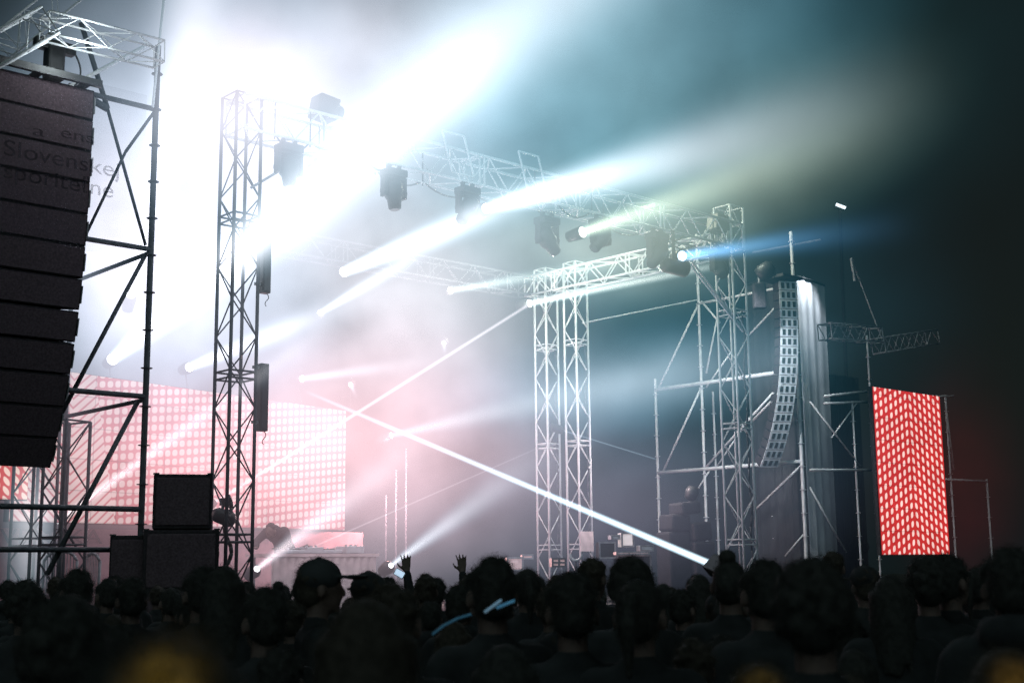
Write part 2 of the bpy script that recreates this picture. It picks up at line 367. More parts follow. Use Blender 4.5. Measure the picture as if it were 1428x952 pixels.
# ------------------------------------------------------------------ screens
PW = 2.6
def led_mat(name, base, dot, sx, sy, ax_, ay, xc, slope, eb, ed, stripe=None):
    m = bpy.data.materials.new(name); m.use_nodes = True; nt = m.node_tree; nt.nodes.clear()
    out = nd(nt, 'ShaderNodeOutputMaterial'); em = nd(nt, 'ShaderNodeEmission'); tc = nd(nt, 'ShaderNodeTexCoord'); sp = nd(nt, 'ShaderNodeSeparateXYZ')
    nt.links.new(tc.outputs['Object'], sp.inputs[0]); x, y, z = sp.outputs
    sl = slope
    if stripe is not None:
        isd = mth(nt, 'GREATER_THAN', x, mth(nt, 'MULTIPLY_ADD', z, -stripe[1], stripe[0])); sl = mth(nt, 'MULTIPLY_ADD', isd, -slope - .12, slope)
    v = mth(nt, 'MULTIPLY_ADD', mth(nt, 'ABSOLUTE', mth(nt, 'SUBTRACT', x, xc)), sl, z)
    fx = mth(nt, 'SUBTRACT', mth(nt, 'FRACT', mth(nt, 'DIVIDE', mth(nt, 'ADD', x, 50 * sx - xc), sx)), .5)
    fy = mth(nt, 'SUBTRACT', mth(nt, 'FRACT', mth(nt, 'DIVIDE', mth(nt, 'ADD', v, 50 * sy), sy)), .5)
    ex = mth(nt, 'MULTIPLY', fx, sx / ax_); ey = mth(nt, 'MULTIPLY', fy, sy / ay)
    if stripe is not None:      # left of a slanted border the dots merge to stripes
        ex = mth(nt, 'MULTIPLY', ex, isd)
    d = mth(nt, 'POWER', mth(nt, 'ADD', mth(nt, 'POWER', mth(nt, 'ABSOLUTE', ex), PW), mth(nt, 'POWER', mth(nt, 'ABSOLUTE', ey), PW)), 1 / PW)
    k = nd(nt, 'ShaderNodeMapRange'); k.interpolation_type = 'SMOOTHSTEP'; k.inputs['From Min'].default_value = 1.15; k.inputs['From Max'].default_value = .8
    nt.links.new(d, k.inputs['Value'])
    mx = nd(nt, 'ShaderNodeMix', data_type='RGBA'); nt.links.new(k.outputs[0], mx.inputs[0])
    mx.inputs[6].default_value = (*[c * eb for c in base], 1); mx.inputs[7].default_value = (*[c * ed for c in dot], 1)
    n = nd(nt, 'ShaderNodeTexNoise'); n.inputs['Scale'].default_value = 2.5; nt.links.new(tc.outputs['Object'], n.inputs['Vector'])
    sm = []
    for c_ in (x, z):
        f_ = mth(nt, 'FRACT', mth(nt, 'MULTIPLY', c_, 2.0)); sm.append(mth(nt, 'GREATER_THAN', f_, .035))
    wn = nd(nt, 'ShaderNodeTexWhiteNoise'); fl = nd(nt, 'ShaderNodeVectorMath', operation='FLOOR'); sc2 = nd(nt, 'ShaderNodeVectorMath', operation='SCALE'); sc2.inputs['Scale'].default_value = 2.0
    nt.links.new(tc.outputs['Object'], sc2.inputs[0]); nt.links.new(sc2.outputs[0], fl.inputs[0]); nt.links.new(fl.outputs[0], wn.inputs['Vector'])
    var = mth(nt, 'MULTIPLY', mth(nt, 'MULTIPLY_ADD', n.outputs[0], .4, .72), mth(nt, 'MULTIPLY_ADD', wn.outputs['Value'], .14, .93))
    var = mth(nt, 'MULTIPLY', var, mth(nt, 'MULTIPLY_ADD', mth(nt, 'MULTIPLY', sm[0], sm[1]), .35, .65))
    nt.links.new(mx.outputs[2], em.inputs[0]); nt.links.new(var, em.inputs[1]); nt.links.new(em.outputs[0], out.inputs[0])
    return m
Z3 = Vector((0, 0, 1))
def screen(a, w, h, m, label, modw=.5, group=None, yaw=YAW):
    t = empty('led_screen', a, label, 'LED screen', group, yaw=yaw); U = Vector((math.cos(yaw), math.sin(yaw), 0)); V = Vector((-U.y, U.x, 0))
    me = bpy.data.meshes.new('panel'); me.from_pydata([(0, 0, 0), (w, 0, 0), (w, 0, h), (0, 0, h)], [], [(0, 1, 2, 3)]); me.materials.append(m)
    o = bpy.data.objects.new('display_panel', me); col.objects.link(o); o.parent = t; o.location = (0, -.03, 0)
    MB().box(a + U * w / 2 + V * .04 + Z3 * h / 2, (w + .02, .1, h + .02), (U, V, Z3)).build('cabinet_frame', M['matt'], t)
    return t
LY = R(57); LU = Vector((math.cos(LY), math.sin(LY), 0)); LR = PU(480, 640, DLED); LR.z = 0
t_ = ray(15, 640); t_ = t_.x / t_.y; kL = (LR.x - t_ * LR.y) / (LU.x - t_ * LU.y); LL = LR - LU * kL
s0 = s_at(20, 620, DLED); s1 = s_at(480, 640, DLED)
zb = PU(480, 739, DLED).z; zt = PU(480, 573, DLED).z
def xl(px):
    t = ray(px, 640); t = t.x / t.y; return kL - (LR.x - t * LR.y) / (LU.x - t * LU.y)
wall_mat = led_mat('pink_dot_screen', (1, .28, .31), (1, .74, .72), .16, .150, .060, .056, xl(97), -.85, .42, .58, stripe=(xl(162), (xl(162) - xl(126)) / (zt - zb)))
screen(Vector((LL.x, LL.y, zb)), kL, zt - zb, wall_mat, 'wide pink LED wall with dots and slanted stripes behind the stage booth', yaw=LY)
# right side screen
sR, dR = sd(P(1224, 700, 29.2)); pR = S(sR, dR)
zRb = PU(1226, 773, dR).z; zRt = PU(1215, 539, dR).z; wR = s_at(1323, 773, dR) - sR
red_mat = led_mat('red_chevron_screen', (1, .055, .055), (1, .66, .60), wR / 14, .205, .052, .068, wR * .5, .42, .66, 1.15)
screen(Vector((pR.x, pR.y, zRb)), wR, zRt - zRb, red_mat, 'tall narrow red LED screen with white chevron dots on the right')
# left side screen peeping under the line array
q = P(4, 692, 19.5); sL, dL = sd(q)
pink_mat = led_mat('pink_mesh_screen', (1, .16, .16), (1, .72, .62), .14, .14, .05, .05, .3, .8, .6, .9)
screen(Vector((q.x, q.y, P(4, 696, 19.5).z)) - U * .9, 1.25, .62, pink_mat, 'small piece of pink LED screen under the black line array at the left edge')

# ------------------------------------------------------------------ lettering
def lettering(txt, a, h, m, parent, xa=None, spacing=1.0, width=None, shear=0):
    cu = bpy.data.curves.new('lettering', 'FONT'); cu.body = txt; cu.size = h; cu.space_character = spacing; cu.extrude = .002
    o = bpy.data.objects.new('lettering_curve', cu); col.objects.link(o)
    dg = bpy.context.evaluated_depsgraph_get(); me = bpy.data.meshes.new_from_object(o.evaluated_get(dg))
    bpy.data.objects.remove(o)
    me.name = 'lettering'; me.materials.clear(); me.materials.append(m)
    xs = [v.co.x for v in me.vertices]; k = 1 if not width else width / (max(xs) - min(xs)); x0 = min(xs)
    xa = xa or U
    nrm = Vector((xa.y, -xa.x, 0))
    inv = parent_world(parent).inverted()
    for v in me.vertices: v.co = inv @ (Vector(a) + xa * ((v.co.x - x0) * k) + Z3 * v.co.y + nrm * (v.co.z + .006))
    o = bpy.data.objects.new('lettering', me); col.objects.link(o); o.parent = parent
    return o
# banner under the wall
bz = PU(200, 741, DLED).z
bn = empty('stage_banner', S(s0, DLED - .1, 1.2), 'dull pink banner with dark capitals below the big LED wall', 'banner')
pmx = mat('washed_banner', (.30, .16, .17), .9, 0, .25, 3)
MB().box(S((s0 - 1.6 + s1 + .4) / 2, DLED - .1, (1.25 + zb - .04) / 2), (s1 - s0 + 2.0, .01, zb - .04 - 1.25), (U, V, Z3)).build('cloth', pmx, bn)
sa = s_at(-75, 750, DLED - .1); sb = s_at(142, 750, DLED - .1)
lettering('SLOVENSKA', S(sa, DLED - .112, PU(60, 757, DLED - .1).z), .34, M['ink'], bn, width=sb - sa)

# ------------------------------------------------------------------ scaffolds
TR = .034
def post(root, w, z0, z1, r=TR, rings=.5):
    mb = MB().tube((w.x, w.y, z0), (w.x, w.y, z1), r, n=10)
    z = z0 + .4
    while z < z1 - .1:
        mb.lathe((w.x, w.y, z), (0, 0, 1), [(0, r), (.004, r + .035), (.014, r + .035), (.018, r)], 10); z += rings
    mb.build('upright', M['shaded' if root.name == 'scaffold_tower' else 'alu'], root)  # left wing takes the darkened colour, standing for its silhouette
def bar(root, a, b, r=.026, name='ledger', m=None):
    m = m or ('shaded' if root.name == 'scaffold_tower' else 'alu'); return MB().tube(a, b, r, n=8).build(name, M[m], root, smooth=True)

w0 = P(205, 500, 17.0); w0.z = 0; sW, dW = sd(w0)
lw = empty('scaffold_tower', w0, 'dark scaffold wing at the left holding the line array and the printed gauze', 'scaffold')
post(lw, w0, 0, PU(213, 62, dW).z, .04)
zl = [PU(205, y, dW).z for y in (150, 347, 553, 710)]
LW = 3.2
post(lw, S(sW - LW, dW), 0, 8.6); post(lw, S(sW, dW + 2.4), 0, zl[1]) ; post(lw, S(sW - LW, dW + 2.4), 0, 8.6)
for z in zl: 
    bar(lw, S(sW, dW, z), S(sW - LW, dW, z), .036)
for y, z in ((375, zl[1]), (570, zl[2])):
    bar(lw, S(sW, dW, z - .04), S(sW, dW + 2.4, z - .04), .03)
bar(lw, S(sW, dW, zl[0]), PU(175, 212, dW), .022, 'brace'); bar(lw, PU(175, 212, dW), PU(116, 335, dW), .02, 'brace')
bar(lw, PU(113, 32, dW + .12), PU(150, 152, dW + .12), .034, 'brace'); bar(lw, PU(150, 152, dW + .12), PU(203, 342, dW + .12), .022, 'brace')
bar(lw, PU(203, 355, dW + .05), PU(68, 610, dW + .05), .03, 'brace')
bar(lw, PU(192, 560, dW + .1), PU(66, 800, dW + .1), .034, 'brace')
bar(lw, S(sW, dW, PU(140, 766, dW).z), S(sW - LW, dW, PU(140, 766, dW).z), .034)
bar(lw, PU(213, 150, dW - .1), PU(229, -6, dW - .1), .018, 'guy_rod', 'white')
bar(lw, PU(95, 122, dW - .1), PU(206, 63, dW - .1), .026, 'brace', 'white')
bar(lw, PU(150, 152, dW) , PU(95, 120, dW), .05, 'ledger')

# roof corner trusses at the top left
zz = P(60, 30, 15.5)
r1 = h_truss('roof_truss', PU(-60, 100, dW - 1.2), PU(62, 34, dW - 1.2), 'white lit roof truss rising toward the corner above the line array', .34, .34, .018, .008, 'roof truss')
r2 = h_truss('roof_truss', PU(62, 36, dW - 1.0), PU(222, 76, dW - 1.0), 'white lit roof truss falling right from the corner to the scaffold post', .28, .34, .015, .007, 'roof truss')
r3 = h_truss('roof_truss', PU(8, 60, dW + .6), PU(120, -30, dW + .6), 'dim roof truss crossing behind in the top left corner', .34, .34, .012, .007, 'roof truss')

# line array of the left wing
def line_array(name, topc, n, h, w, label, th_max, gap0, matc, matg, zstep=None, bright=False, W=None):
    """topc: middle of the front top edge; cabinets hang in a J curve."""
    t = empty(name, topc, label, 'line array')
    p = Vector(topc); U_ = U; U0 = W or U
    for k in range(n):
        th = R(th_max) * (k / (n - 1)) ** 1.8
        dwn = (Vector((0, 0, -1)) * math.cos(th) + V * math.sin(th)); fwd = (-V * math.cos(th) - Vector((0, 0, 1)) * math.sin(th))
        gap = gap0(k)
        if W:
            fwd = W.cross(dwn).normalized(); fwd = fwd if fwd.y < 0 else -fwd
        c = p + dwn * (h / 2)
        # tapered box: front taller than back
        hw = w / 2; fh = (h - gap) / 2; bh = fh * (.80 if bright else .97); dp = .32 * (w / 1.3 + .3)
        vs = [c + U0 * a * hw + dwn * (-b * fh) for a, b in ((-1, -1), (1, -1), (1, 1), (-1, 1))] + [c + U0 * a * hw * .96 + dwn * (-b * bh) - fwd * dp * 1.6 for a, b in ((-1, -1), (1, -1), (1, 1), (-1, 1))]
        cb = MB().add(vs, [(0, 1, 2, 3), (5, 4, 7, 6), (4, 0, 3, 7), (1, 5, 6, 2), (3, 2, 6, 7), (4, 5, 1, 0)]).build('cabinet', matc, t, bevel=.008)
        if not bright:
            gm = MB().box(c + fwd * .008, (w * .97, .014, (h - gap) * .9), (U0, fwd, dwn)); gm.build('grille', matg, cb)
            for e in (-1, 1): MB().box(c + U0 * e * (hw + .003) + fwd * .0, (.008, .05, h * .55), (U0, fwd, dwn)).build('rigging', M['galv'], cb)
        else:
            MB().box(c + fwd * .008, (w * .99, .014, (h - gap)), (U0, fwd, dwn)).build('front_frame', M['pale'], cb)
            for e in (-1, 0, 1): MB().box(c + U0 * e * w * .30 + fwd * .018, (w * .16, .010, h * .6), (U0, fwd, dwn)).build('horn_opening', M['matt'], cb)
        p = p + dwn * h
    return t
a0 = P(133, 127, 15.7); 
line_array('line_array', a0 - U * .72, 12, .395, 1.42, 'big black line array hanging at the left edge behind printed gauze', 26, lambda k: .022 if k in (6, 7, 8) else .004, M['cab'], M['grille'])
# bumper and hoist on top of the array
hb = P(75, 92, 15.7); hh = empty('chain_hoist', hb, 'dark hoist motor standing on the frame over the big line array', 'hoist')
MB().box(hb - Z3 * -.05, (.22, .2, .5), (U, V, Z3)).build('motor_body', M['black'], hh, bevel=.03)
MB().box(hb + Z3 * .25, (.52, .14, .14), (U, V, Z3)).build('cross_arm', M['black'], hh, bevel=.02)
cc = MB()
for k in range(10):
    a = math.pi * k / 10; b = math.pi * (k + 1) / 10
    cc.tube(hb + U * (.25 + .1 * math.sin(a)) + Z3 * (.25 - .05 * k), hb + U * (.25 + .1 * math.sin(b)) + Z3 * (.25 - .05 * (k + 1)), .012)
cc.build('cable', M['black'], hh)
bm_ = empty('array_frame', a0 - U * .72, 'dark steel lifting frame on top of the big line array', 'lifting frame')
for e in (-.3, .3): MB().box(a0 - U * .72 + V * (.2 + e) + Z3 * .06, (1.5, .06, .09), (U, V, Z3)).build('beam', M['black'], bm_)
for e in (-.6, 0, .6): MB().box(a0 - U * (.72 + e) + V * .2 + Z3 * .06, (.06, .54, .07), (U, V, Z3)).build('crossbar', M['black'], bm_)
for k in range(5):
    q = P(92 - k * 3.2 if k < 5 else 80, 182 + k * 45, 15.62)
# printed gauze
gz = bpy.data.materials.new('gauze'); gz.use_nodes = True; nt = gz.node_tree; nt.nodes.clear()
def gauze_mat(m, c, f):
    nt = m.node_tree; out = nd(nt, 'ShaderNodeOutputMaterial'); tr = nd(nt, 'ShaderNodeBsdfTransparent'); df = nd(nt, 'ShaderNodeBsdfDiffuse'); mx = nd(nt, 'ShaderNodeMixShader')
    df.inputs[0].default_value = (*c, 1); mx.inputs[0].default_value = f
    nt.links.new(tr.outputs[0], mx.inputs[1]); nt.links.new(df.outputs[0], mx.inputs[2]); nt.links.new(mx.outputs[0], out.inputs[0])
gauze_mat(gz, (.10, .09, .11), .10)
gi = bpy.data.materials.new('gauze_print'); gi.use_nodes = True; gi.node_tree.nodes.clear(); gauze_mat(gi, (.02, .02, .03), .24)
dG = sd(P(133, 300, 15.3))[1]
sGa = s_at(-60, 300, dG); sGb = s_at(199, 300, dG)
gb = empty('gauze_banner', S(sGa, dG, 5), 'see through printed gauze hung in front of the left line array', 'banner')
zg1 = PU(120, 112, dG).z; zg0 = PU(120, 350, dG).z
MB().add([S(sGa, dG, zg0), S(sGb, dG, zg0), S(sGb, dG, zg1), S(sGa, dG, zg1)], [(0, 1, 2, 3)]).build('mesh_cloth', gz, gb)
for txt, px0, px1, py, hh_ in (('a', 45, 62, 190, .19), ('ens', 84, 131, 196, .19), ('Slovenskej', 4, 166, 232, .27), ('sporite\u013ene', 4, 158, 262, .27)):
    sA = s_at(px0, py, dG); sB = s_at(px1, py, dG)
    lettering(txt, S(sA, dG, PU((px0 + px1) / 2, py, dG).z), hh_, gi, gb, width=sB - sA)

# strip lights on the left tower
for y0, y1, lab in ((318, 410, 'upper dark strip light clamped to the right side of the tall tower'), (508, 602, 'lower dark strip light clamped to the right side of the tall tower')):
    za = PU(355, y1, 0).z; zb_ = PU(355, y0, 0).z; c = S(.36, -.12, (za + zb_) / 2)
    t = empty('strip_light', c, lab, 'strip light')
    MB().box(c, (.13, .12, zb_ - za), (U, V, Z3)).build('housing', M['black'], t, bevel=.01)
    br = MB()
    for z in (za + .12, zb_ - .06): br.box(S(.25, -.12, z), (.1, .04, .04), (U, V, Z3))
    br.build('bracket', M['galv'], t)
    MB().box(c - V * .066, (.10, .008, (zb_ - za) * .94), (U, V, Z3)).build('front_glass', M['lensoff'], t)
    cb = MB(); 
    for k in range(6): cb.tube(c + U * (.04 + .03 * math.sin(k)) - Z3 * ((zb_ - za) / 2 + .03 * k), c + U * (.04 + .03 * math.sin(k + 1)) - Z3 * ((zb_ - za) / 2 + .03 * (k + 1)), .006)
    cb.build('cable', M['black'], t)
# bundle and small fixture inside the left tower
c = P(313, 716, 18.0); t = empty('stage_light', c, 'small dark spotlight clamped low inside the tall tower', 'stage light')
MB().lathe(c - U * .16, U - Z3 * .3, [(0, .07), (.05, .10), (.25, .11), (.3, .09)], 14).build('head', M['black'], t, smooth=True)
y = MB(); y.box(c + Z3 * .16, (.1, .1, .1), (U, V, Z3)); y.tube(c + Z3 * .16, c - Z3 * .05 + V * .13, .02); y.tube(c + Z3 * .16, c - Z3 * .05 - V * .13, .02); y.build('yoke', M['black'], t)
cb = MB(); pts = [P(318 + 5 * math.sin(k * .9), 690 + k * 9, 18.0) for k in range(12)]
for a, b in zip(pts, pts[1:]): cb.tube(a, b, .028)
tag(cb.build('cable_bundle', M['black'], None, smooth=True), 'thick black cable bundle running down inside the tall tower', 'cable')
# diagonal stays at the tower head
st = empty('stay_rod', S(0, 0, 6), 'thin stay running from the tall tower up to the front truss', 'stay')
MB().tube(PU(350, 262, -.2), PU(392, 237, -.2), .018).build('rod', M['galv'], st)

# ------------------------------------------------------------------ black speaker stack beside the left tower
def cab_box(px0, px1, py0, py1, Y, dep, label, name='speaker_cabinet'):
    pc = P((px0 + px1) / 2, (py0 + py1) / 2, Y); w = (px1 - px0) * Y / FPX; h = (py1 - py0) * Y / FPX
    w = w / (1.0); pc.y += dep / 2
    t = empty(name, pc - Z3 * h / 2, label, 'speaker')
    X = Vector((1, .24, 0)).normalized(); Yy = Vector((-.24, 1, 0)).normalized(); ax = (X, Yy, Z3)
    MB().box(pc, (w, dep, h), ax).build('cabinet', M['cab'], t, bevel=.02)
    MB().box(pc - Yy * (dep / 2 + .006), (w * .9, .02, h * .86), ax).build('grille', M['grille'], t, bevel=.01)
    for e in (-1, 1):
        MB().box(pc + X * e * (w / 2 + .004) + Z3 * h * .1, (.012, .16, .07), ax).build('handle', M['matt'], t)
        for b in (-1, 1): MB().box(pc + X * e * (w / 2 - .03) - Yy * b * (dep / 2 - .03) + Z3 * (h / 2 + .004), (.07, .07, .02), ax).build('corner_guard', M['black'], t)
    return t
cab_box(205, 285, 661, 737, 16.0, .7, 'black speaker box standing on top of the stack left of the tall tower')
zq = P(245, 738, 16).z
def stack_box(px0, px1, z0, z1, Y, label):
    a = P(px0, 780, Y); b = P(px1, 780, Y); w = b.x - a.x
    py0 = proj(((a.x + b.x) / 2, Y, z1))[1]; py1 = proj(((a.x + b.x) / 2, Y, z0))[1]
    return cab_box(px0, px1, py0, py1, Y, .8, label)
stack_box(190, 292, zq - .72, zq - .01, 16.0, 'wide black subwoofer under the top box of the stack')
stack_box(190, 292, zq - 1.46, zq - .74, 16.0, 'wide black subwoofer lower in the stack behind the heads')
stack_box(142, 189, zq - .78, zq - .07, 16.0, 'black subwoofer on the left side of the stack, a little lower')
stack_box(142, 189, zq - 1.5, zq - .8, 16.0, 'black subwoofer on the left side of the stack, lower one behind the heads')

# crowd barriers
def barrier(px0, px1, Y, label):
    a = P(px0, 770, Y); b = P(px1, 770, Y); z1 = a.z; a.z = b.z = 0; t = empty('crowd_barrier', (a + b) / 2, label, 'barrier', 'steel barriers behind the crowd at the left')
    f = MB(); x = (b - a).normalized(); L = (b - a).length; r = .12
    pts = [a, a + Z3 * (z1 - r), a + Z3 * z1 + x * r * .4 - Z3 * r * .4, a + Z3 * z1 + x * r, b + Z3 * z1 - x * r, b + Z3 * z1 - x * r * .4 - Z3 * r * .4, b + Z3 * (z1 - r), b]
    for p, q in zip(pts, pts[1:]): f.tube(p, q, .022)
    f.tube(a + Z3 * .25, b + Z3 * .25, .018); f.build('frame', M['galv'], t, smooth=True)
    g = MB()
    for k in range(1, 10): g.tube(a + x * L * k / 10 + Z3 * .25, a + x * L * k / 10 + Z3 * z1, .007, n=6)
    g.build('bars', M['galv'], t)
barrier(62, 108, 19.0, 'round cornered steel barrier left of the black subwoofers, nearer the edge')
barrier(118, 140, 19.0, 'round cornered steel barrier touching the black subwoofers')

# ------------------------------------------------------------------ right wing
C0 = P(1118, 640, 28.8); C0.z = 0; sC, dC = sd(C0)
def QV(px, py): return PV(px, py, sC)
rw = empty('scaffold_tower', C0, 'open scaffold wing on the right with pale pipes around the curved line array', 'scaffold')
A0 = QV(917, 640); B0 = QV(982, 640)
ztop = QV(1107, 322).z
post(rw, C0, 0, ztop, .04); post(rw, Vector((B0.x, B0.y, 0)), 0, QV(978, 325).z, .034); post(rw, Vector((A0.x, A0.y, 0)), 0, QV(914, 528).z, .034)
z1 = QV(1115, 515).z; z0 = QV(1118, 643).z; z2 = QV(1113, 396).z
for z, r_ in ((z1, .05), (z0, .045)): bar(rw, Vector((C0.x, C0.y, z)), Vector((A0.x, A0.y, z)), r_)
bar(rw, Vector((C0.x, C0.y, z2)), Vector((B0.x, B0.y, z2)), .03)
bar(rw, Vector((C0.x, C0.y, z1 + .08)), Vector((B0.x, B0.y, z1 - 2.0)), .03, 'brace')
for a, b, r_ in (((976, 420), (919, 540), .028), ((978, 540), (925, 657), .028), ((1112, 522), (1048, 588), .028), ((1116, 650), (1052, 712), .026), ((978, 420), (1004, 450), .024), ((1108, 400), (1042, 470), .022), ((992, 372), (1000, 380), .02), ((1003, 430), (985, 520), .022), ((1020, 490), (985, 540), .02), ((1040, 590), (1000, 650), .02), ((990, 655), (968, 690), .02), ((1120, 745), (1095, 775), .018)):
    bar(rw, QV(*a), QV(*b), r_, 'brace')
# rear posts of the same scaffold
for px, py0, r_ in ((1000, 545, .026), (1078, 700, .02)):
    q = PV(px, 700, sC + .9); post(rw, Vector((q.x, q.y, 0)), 0, PV(px, py0, sC + .9).z, r_)
# stays from the right tower down to the scaffold
sty = empty('stay_rod', PU(960, 365, 0), 'bright pair of rods slanting down right beneath the blue beam', 'stay')
for o_ in (0, 6): MB().tube(PU(957 + o_, 362, -.1), PU(1036 + o_ * .4, 462, -.1), .022).build('rod', M['alu'], sty)
sty = empty('wire', PU(880, 440, 3), 'thin pale cable stretching from the twin towers to the right scaffold', 'cable')
MB().tube(S(s4 + .2, d4, PU(822, 452, d4).z), Vector((B0.x, B0.y, QV(978, 417).z)), .018).build('strand', M['alu'], sty)

# curved line array of the right wing
ta = P(1098, 392, 28.2)
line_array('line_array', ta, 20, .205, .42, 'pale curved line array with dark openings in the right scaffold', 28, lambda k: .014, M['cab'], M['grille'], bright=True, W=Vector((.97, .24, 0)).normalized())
bf = empty('array_frame', ta, 'dark lifting frame above the pale curved line array', 'lifting frame')
MB().box(ta + Z3 * .08 + V * .2, (.7, .7, .06), (U, V, Z3)).build('plate', M['black'], bf)
# black fixtures beside it
t = empty('stage_light', P(1065, 376, 27.5), 'dark spotlight above the pale line array, tilted right', 'stage light')
MB().lathe(P(1056, 384, 27.5), (1, 0, -.35) if False else Vector((.8, -.3, .45)), [(0, .12), (.1, .17), (.3, .17), (.4, .10)], 14).build('head', M['black'], t, smooth=True)
MB().box(P(1074, 386, 27.5), (.2, .1, .05), (Vector((.9, 0, .4)).normalized(), V, Z3)).build('barn_door', M['black'], t)
t = empty('speaker_cabinet', P(1059, 435, 27.6), 'tall black cabinet hanging beside the pale line array', 'speaker')
MB().box(P(1059, 413, 27.6), (.27, .25, .55), (Vector((1, 0, 0)), Vector((0, 1, 0)), Z3)).build('cabinet', M['cab'], t, bevel=.04)
MB().tube(P(1059, 403, 27.6), P(1059, 385, 27.6), .03).build('hanger', M['galv'], t)
# curved white drape and dark sheet behind the array
dr = empty('drape', P(1110, 400, 30.6), 'curved white drape catching light behind the pale line array', 'drape')
mb = MB(); n = 48; top = []; bot = []
for k in range(n + 1):
    f = k / n; px = 1048 + 110 * f; dep = 31.6 - 1.6 * math.sin(math.pi * min(1, f * .75 + .1)) + .015 * math.sin(k * 1.7)
    zt_ = P(px, 398 - 14 * math.sin(math.pi * f), dep).z; zb_ = 0.6
    q = P(px, 560, dep); top.append(Vector((q.x, q.y, zt_))); bot.append(Vector((q.x + .12 * math.sin(k * 1.3) * .3, q.y, zb_)))
for nm_, m_, k0, k1 in (('dark_cloth', M['tarp'], 0, 31), ('white_cloth', mat('white_drape_cloth', (.42, .44, .48), .9, 0, .25, 1.5), 31, n)):
    mm = k1 - k0; MB().add(top[k0:k1 + 1] + bot[k0:k1 + 1], [(k, k + 1, mm + 2 + k, mm + 1 + k) for k in range(mm)]).build(nm_, m_, dr, smooth=True)
white_fade = mat('white_drape_cloth', (.7, .72, .76), .9, 0, .15, 3)
hp = MB()
for k in range(n): hp.tube(top[k], top[k + 1], .03)
hp.build('hem_pipe', M['black'], dr)

tp = empty('tarpaulin', P(1175, 700, 31.5), 'dark grey printed tarpaulin between the drape and the red screen', 'tarpaulin')
q0 = P(1122, 600, 32.5); s_, d_ = sd(q0)
sE = s_at(1206, 700, d_); zt_ = PU(1150, 520, d_).z
mb = MB(); n = 60
vs = []
for z in (0.4, zt_):
    for k in range(n + 1):
        s = s_ + (sE - s_) * k / n; vs.append(S(s, d_ + .02 * math.sin(k * 1.9) + .03 * math.sin(k * .7), z))
mb.add(vs, [(k, k + 1, n + 2 + k, n + 1 + k) for k in range(n)]); mb.build('sheet', M['tarp'], tp, smooth=True)
sA = s_at(1138, 762, d_ - .1); sB = s_at(1212, 762, d_ - .1)
lettering('SPORTOVO', S(sA, d_ - .1, PU(1175, 768, d_ - .1).z), .32, M['ink'], tp, width=sB - sA)

# scaffold around the red screen
sf = empty('scaffold_tower', pR, 'dark scaffold standing behind and around the tall red LED screen', 'scaffold')
dS = dR + .25
def QS(px, py): return PU(px, py, dS)
for px, py0 in ((1196, 560), (1222, 470), (1328, 552), (1378, 668)):
    q = QS(px, 700); post(sf, Vector((q.x, q.y, 0)), 0, QS(px, py0).z, .024)
for a, b, r_ in (((1130, 655), (1220, 655), .03), ((1150, 562), (1214, 560), .028), ((1150, 552), (1214, 545), .028), ((1300, 553), (1330, 552), .024), ((1318, 668), (1376, 671), .028), ((1130, 560), (1200, 650), .018), ((1130, 680), (1180, 770), .018), ((1320, 575), (1330, 655), .02), ((1196, 560), (1160, 610), .018)):
    bar(sf, QS(*a), QS(*b), r_)
h_truss('lighting_truss', QS(1225, 482), QS(1300, 470), 'dim truss piece just above the red screen', .34, .3, .016, .01, m='galv')
h_truss('lighting_truss', QS(1150, 462), QS(1222, 468), 'dim truss piece behind the drape top, left of the red screen', .34, .3, .016, .01, m='galv')
wr = empty('guy_wire', QS(1190, 362), 'slanting guy wire above the red screen', 'cable')
MB().tube(QS(1187, 360), QS(1232, 478), .016).build('strand', M['galv'], wr); MB().tube(QS(1187, 360), QS(1192, 392), .03).build('turnbuckle', M['galv'], wr)
# rear pipe crossing at the blue beam
bp = empty('lamp_pipe', P(1150, 330, 29), 'thin pipe at the head of the right scaffold under the blue beam', 'pipe')
MB().tube(QV(1050, 352), QV(1145, 334), .026).build('tube', M['shaded'], bp)
# floodlight far in the dark
t = empty('floodlight', P(1172, 287, 40), 'tiny lit floodlight alone in the dark sky at the right', 'floodlight')
a = P(1166, 285, 40); b = P(1179, 290, 40)
MB().tube(a, b, .05).build('lamp_tube', mat('flood_tube', (1, 1, 1), emis=(.75, .9, 1), es=1.6), t); MB().box((a + b) / 2 + Vector((0, .12, .03)), (.36, .16, .14)).build('housing', M['black'], t)
MB().tube((a + b) / 2 + Vector((0, .15, 0)), Vector((a.x, 40.3, 0)), .05).build('mast', M['matt'], t)

# ------------------------------------------------------------------ stage platform and gear
def stage_plate():
    pts = [(-.6, -.5), (SW + .8, -.5), (SW + .8, 7.6), (-1.5, 7.6)]
    mb = MB(); vs = [S(s, d, z) for z in (0, 1.2) for s, d in pts]
    mb.add(vs, [(4, 5, 6, 7), (0, 1, 5, 4), (1, 2, 6, 5), (2, 3, 7, 6), (3, 0, 4, 7)]); return mb
tag(stage_plate().build('stage_platform', M['deck'], None), 'low dark stage platform behind the crowd', 'stage', kind='structure')
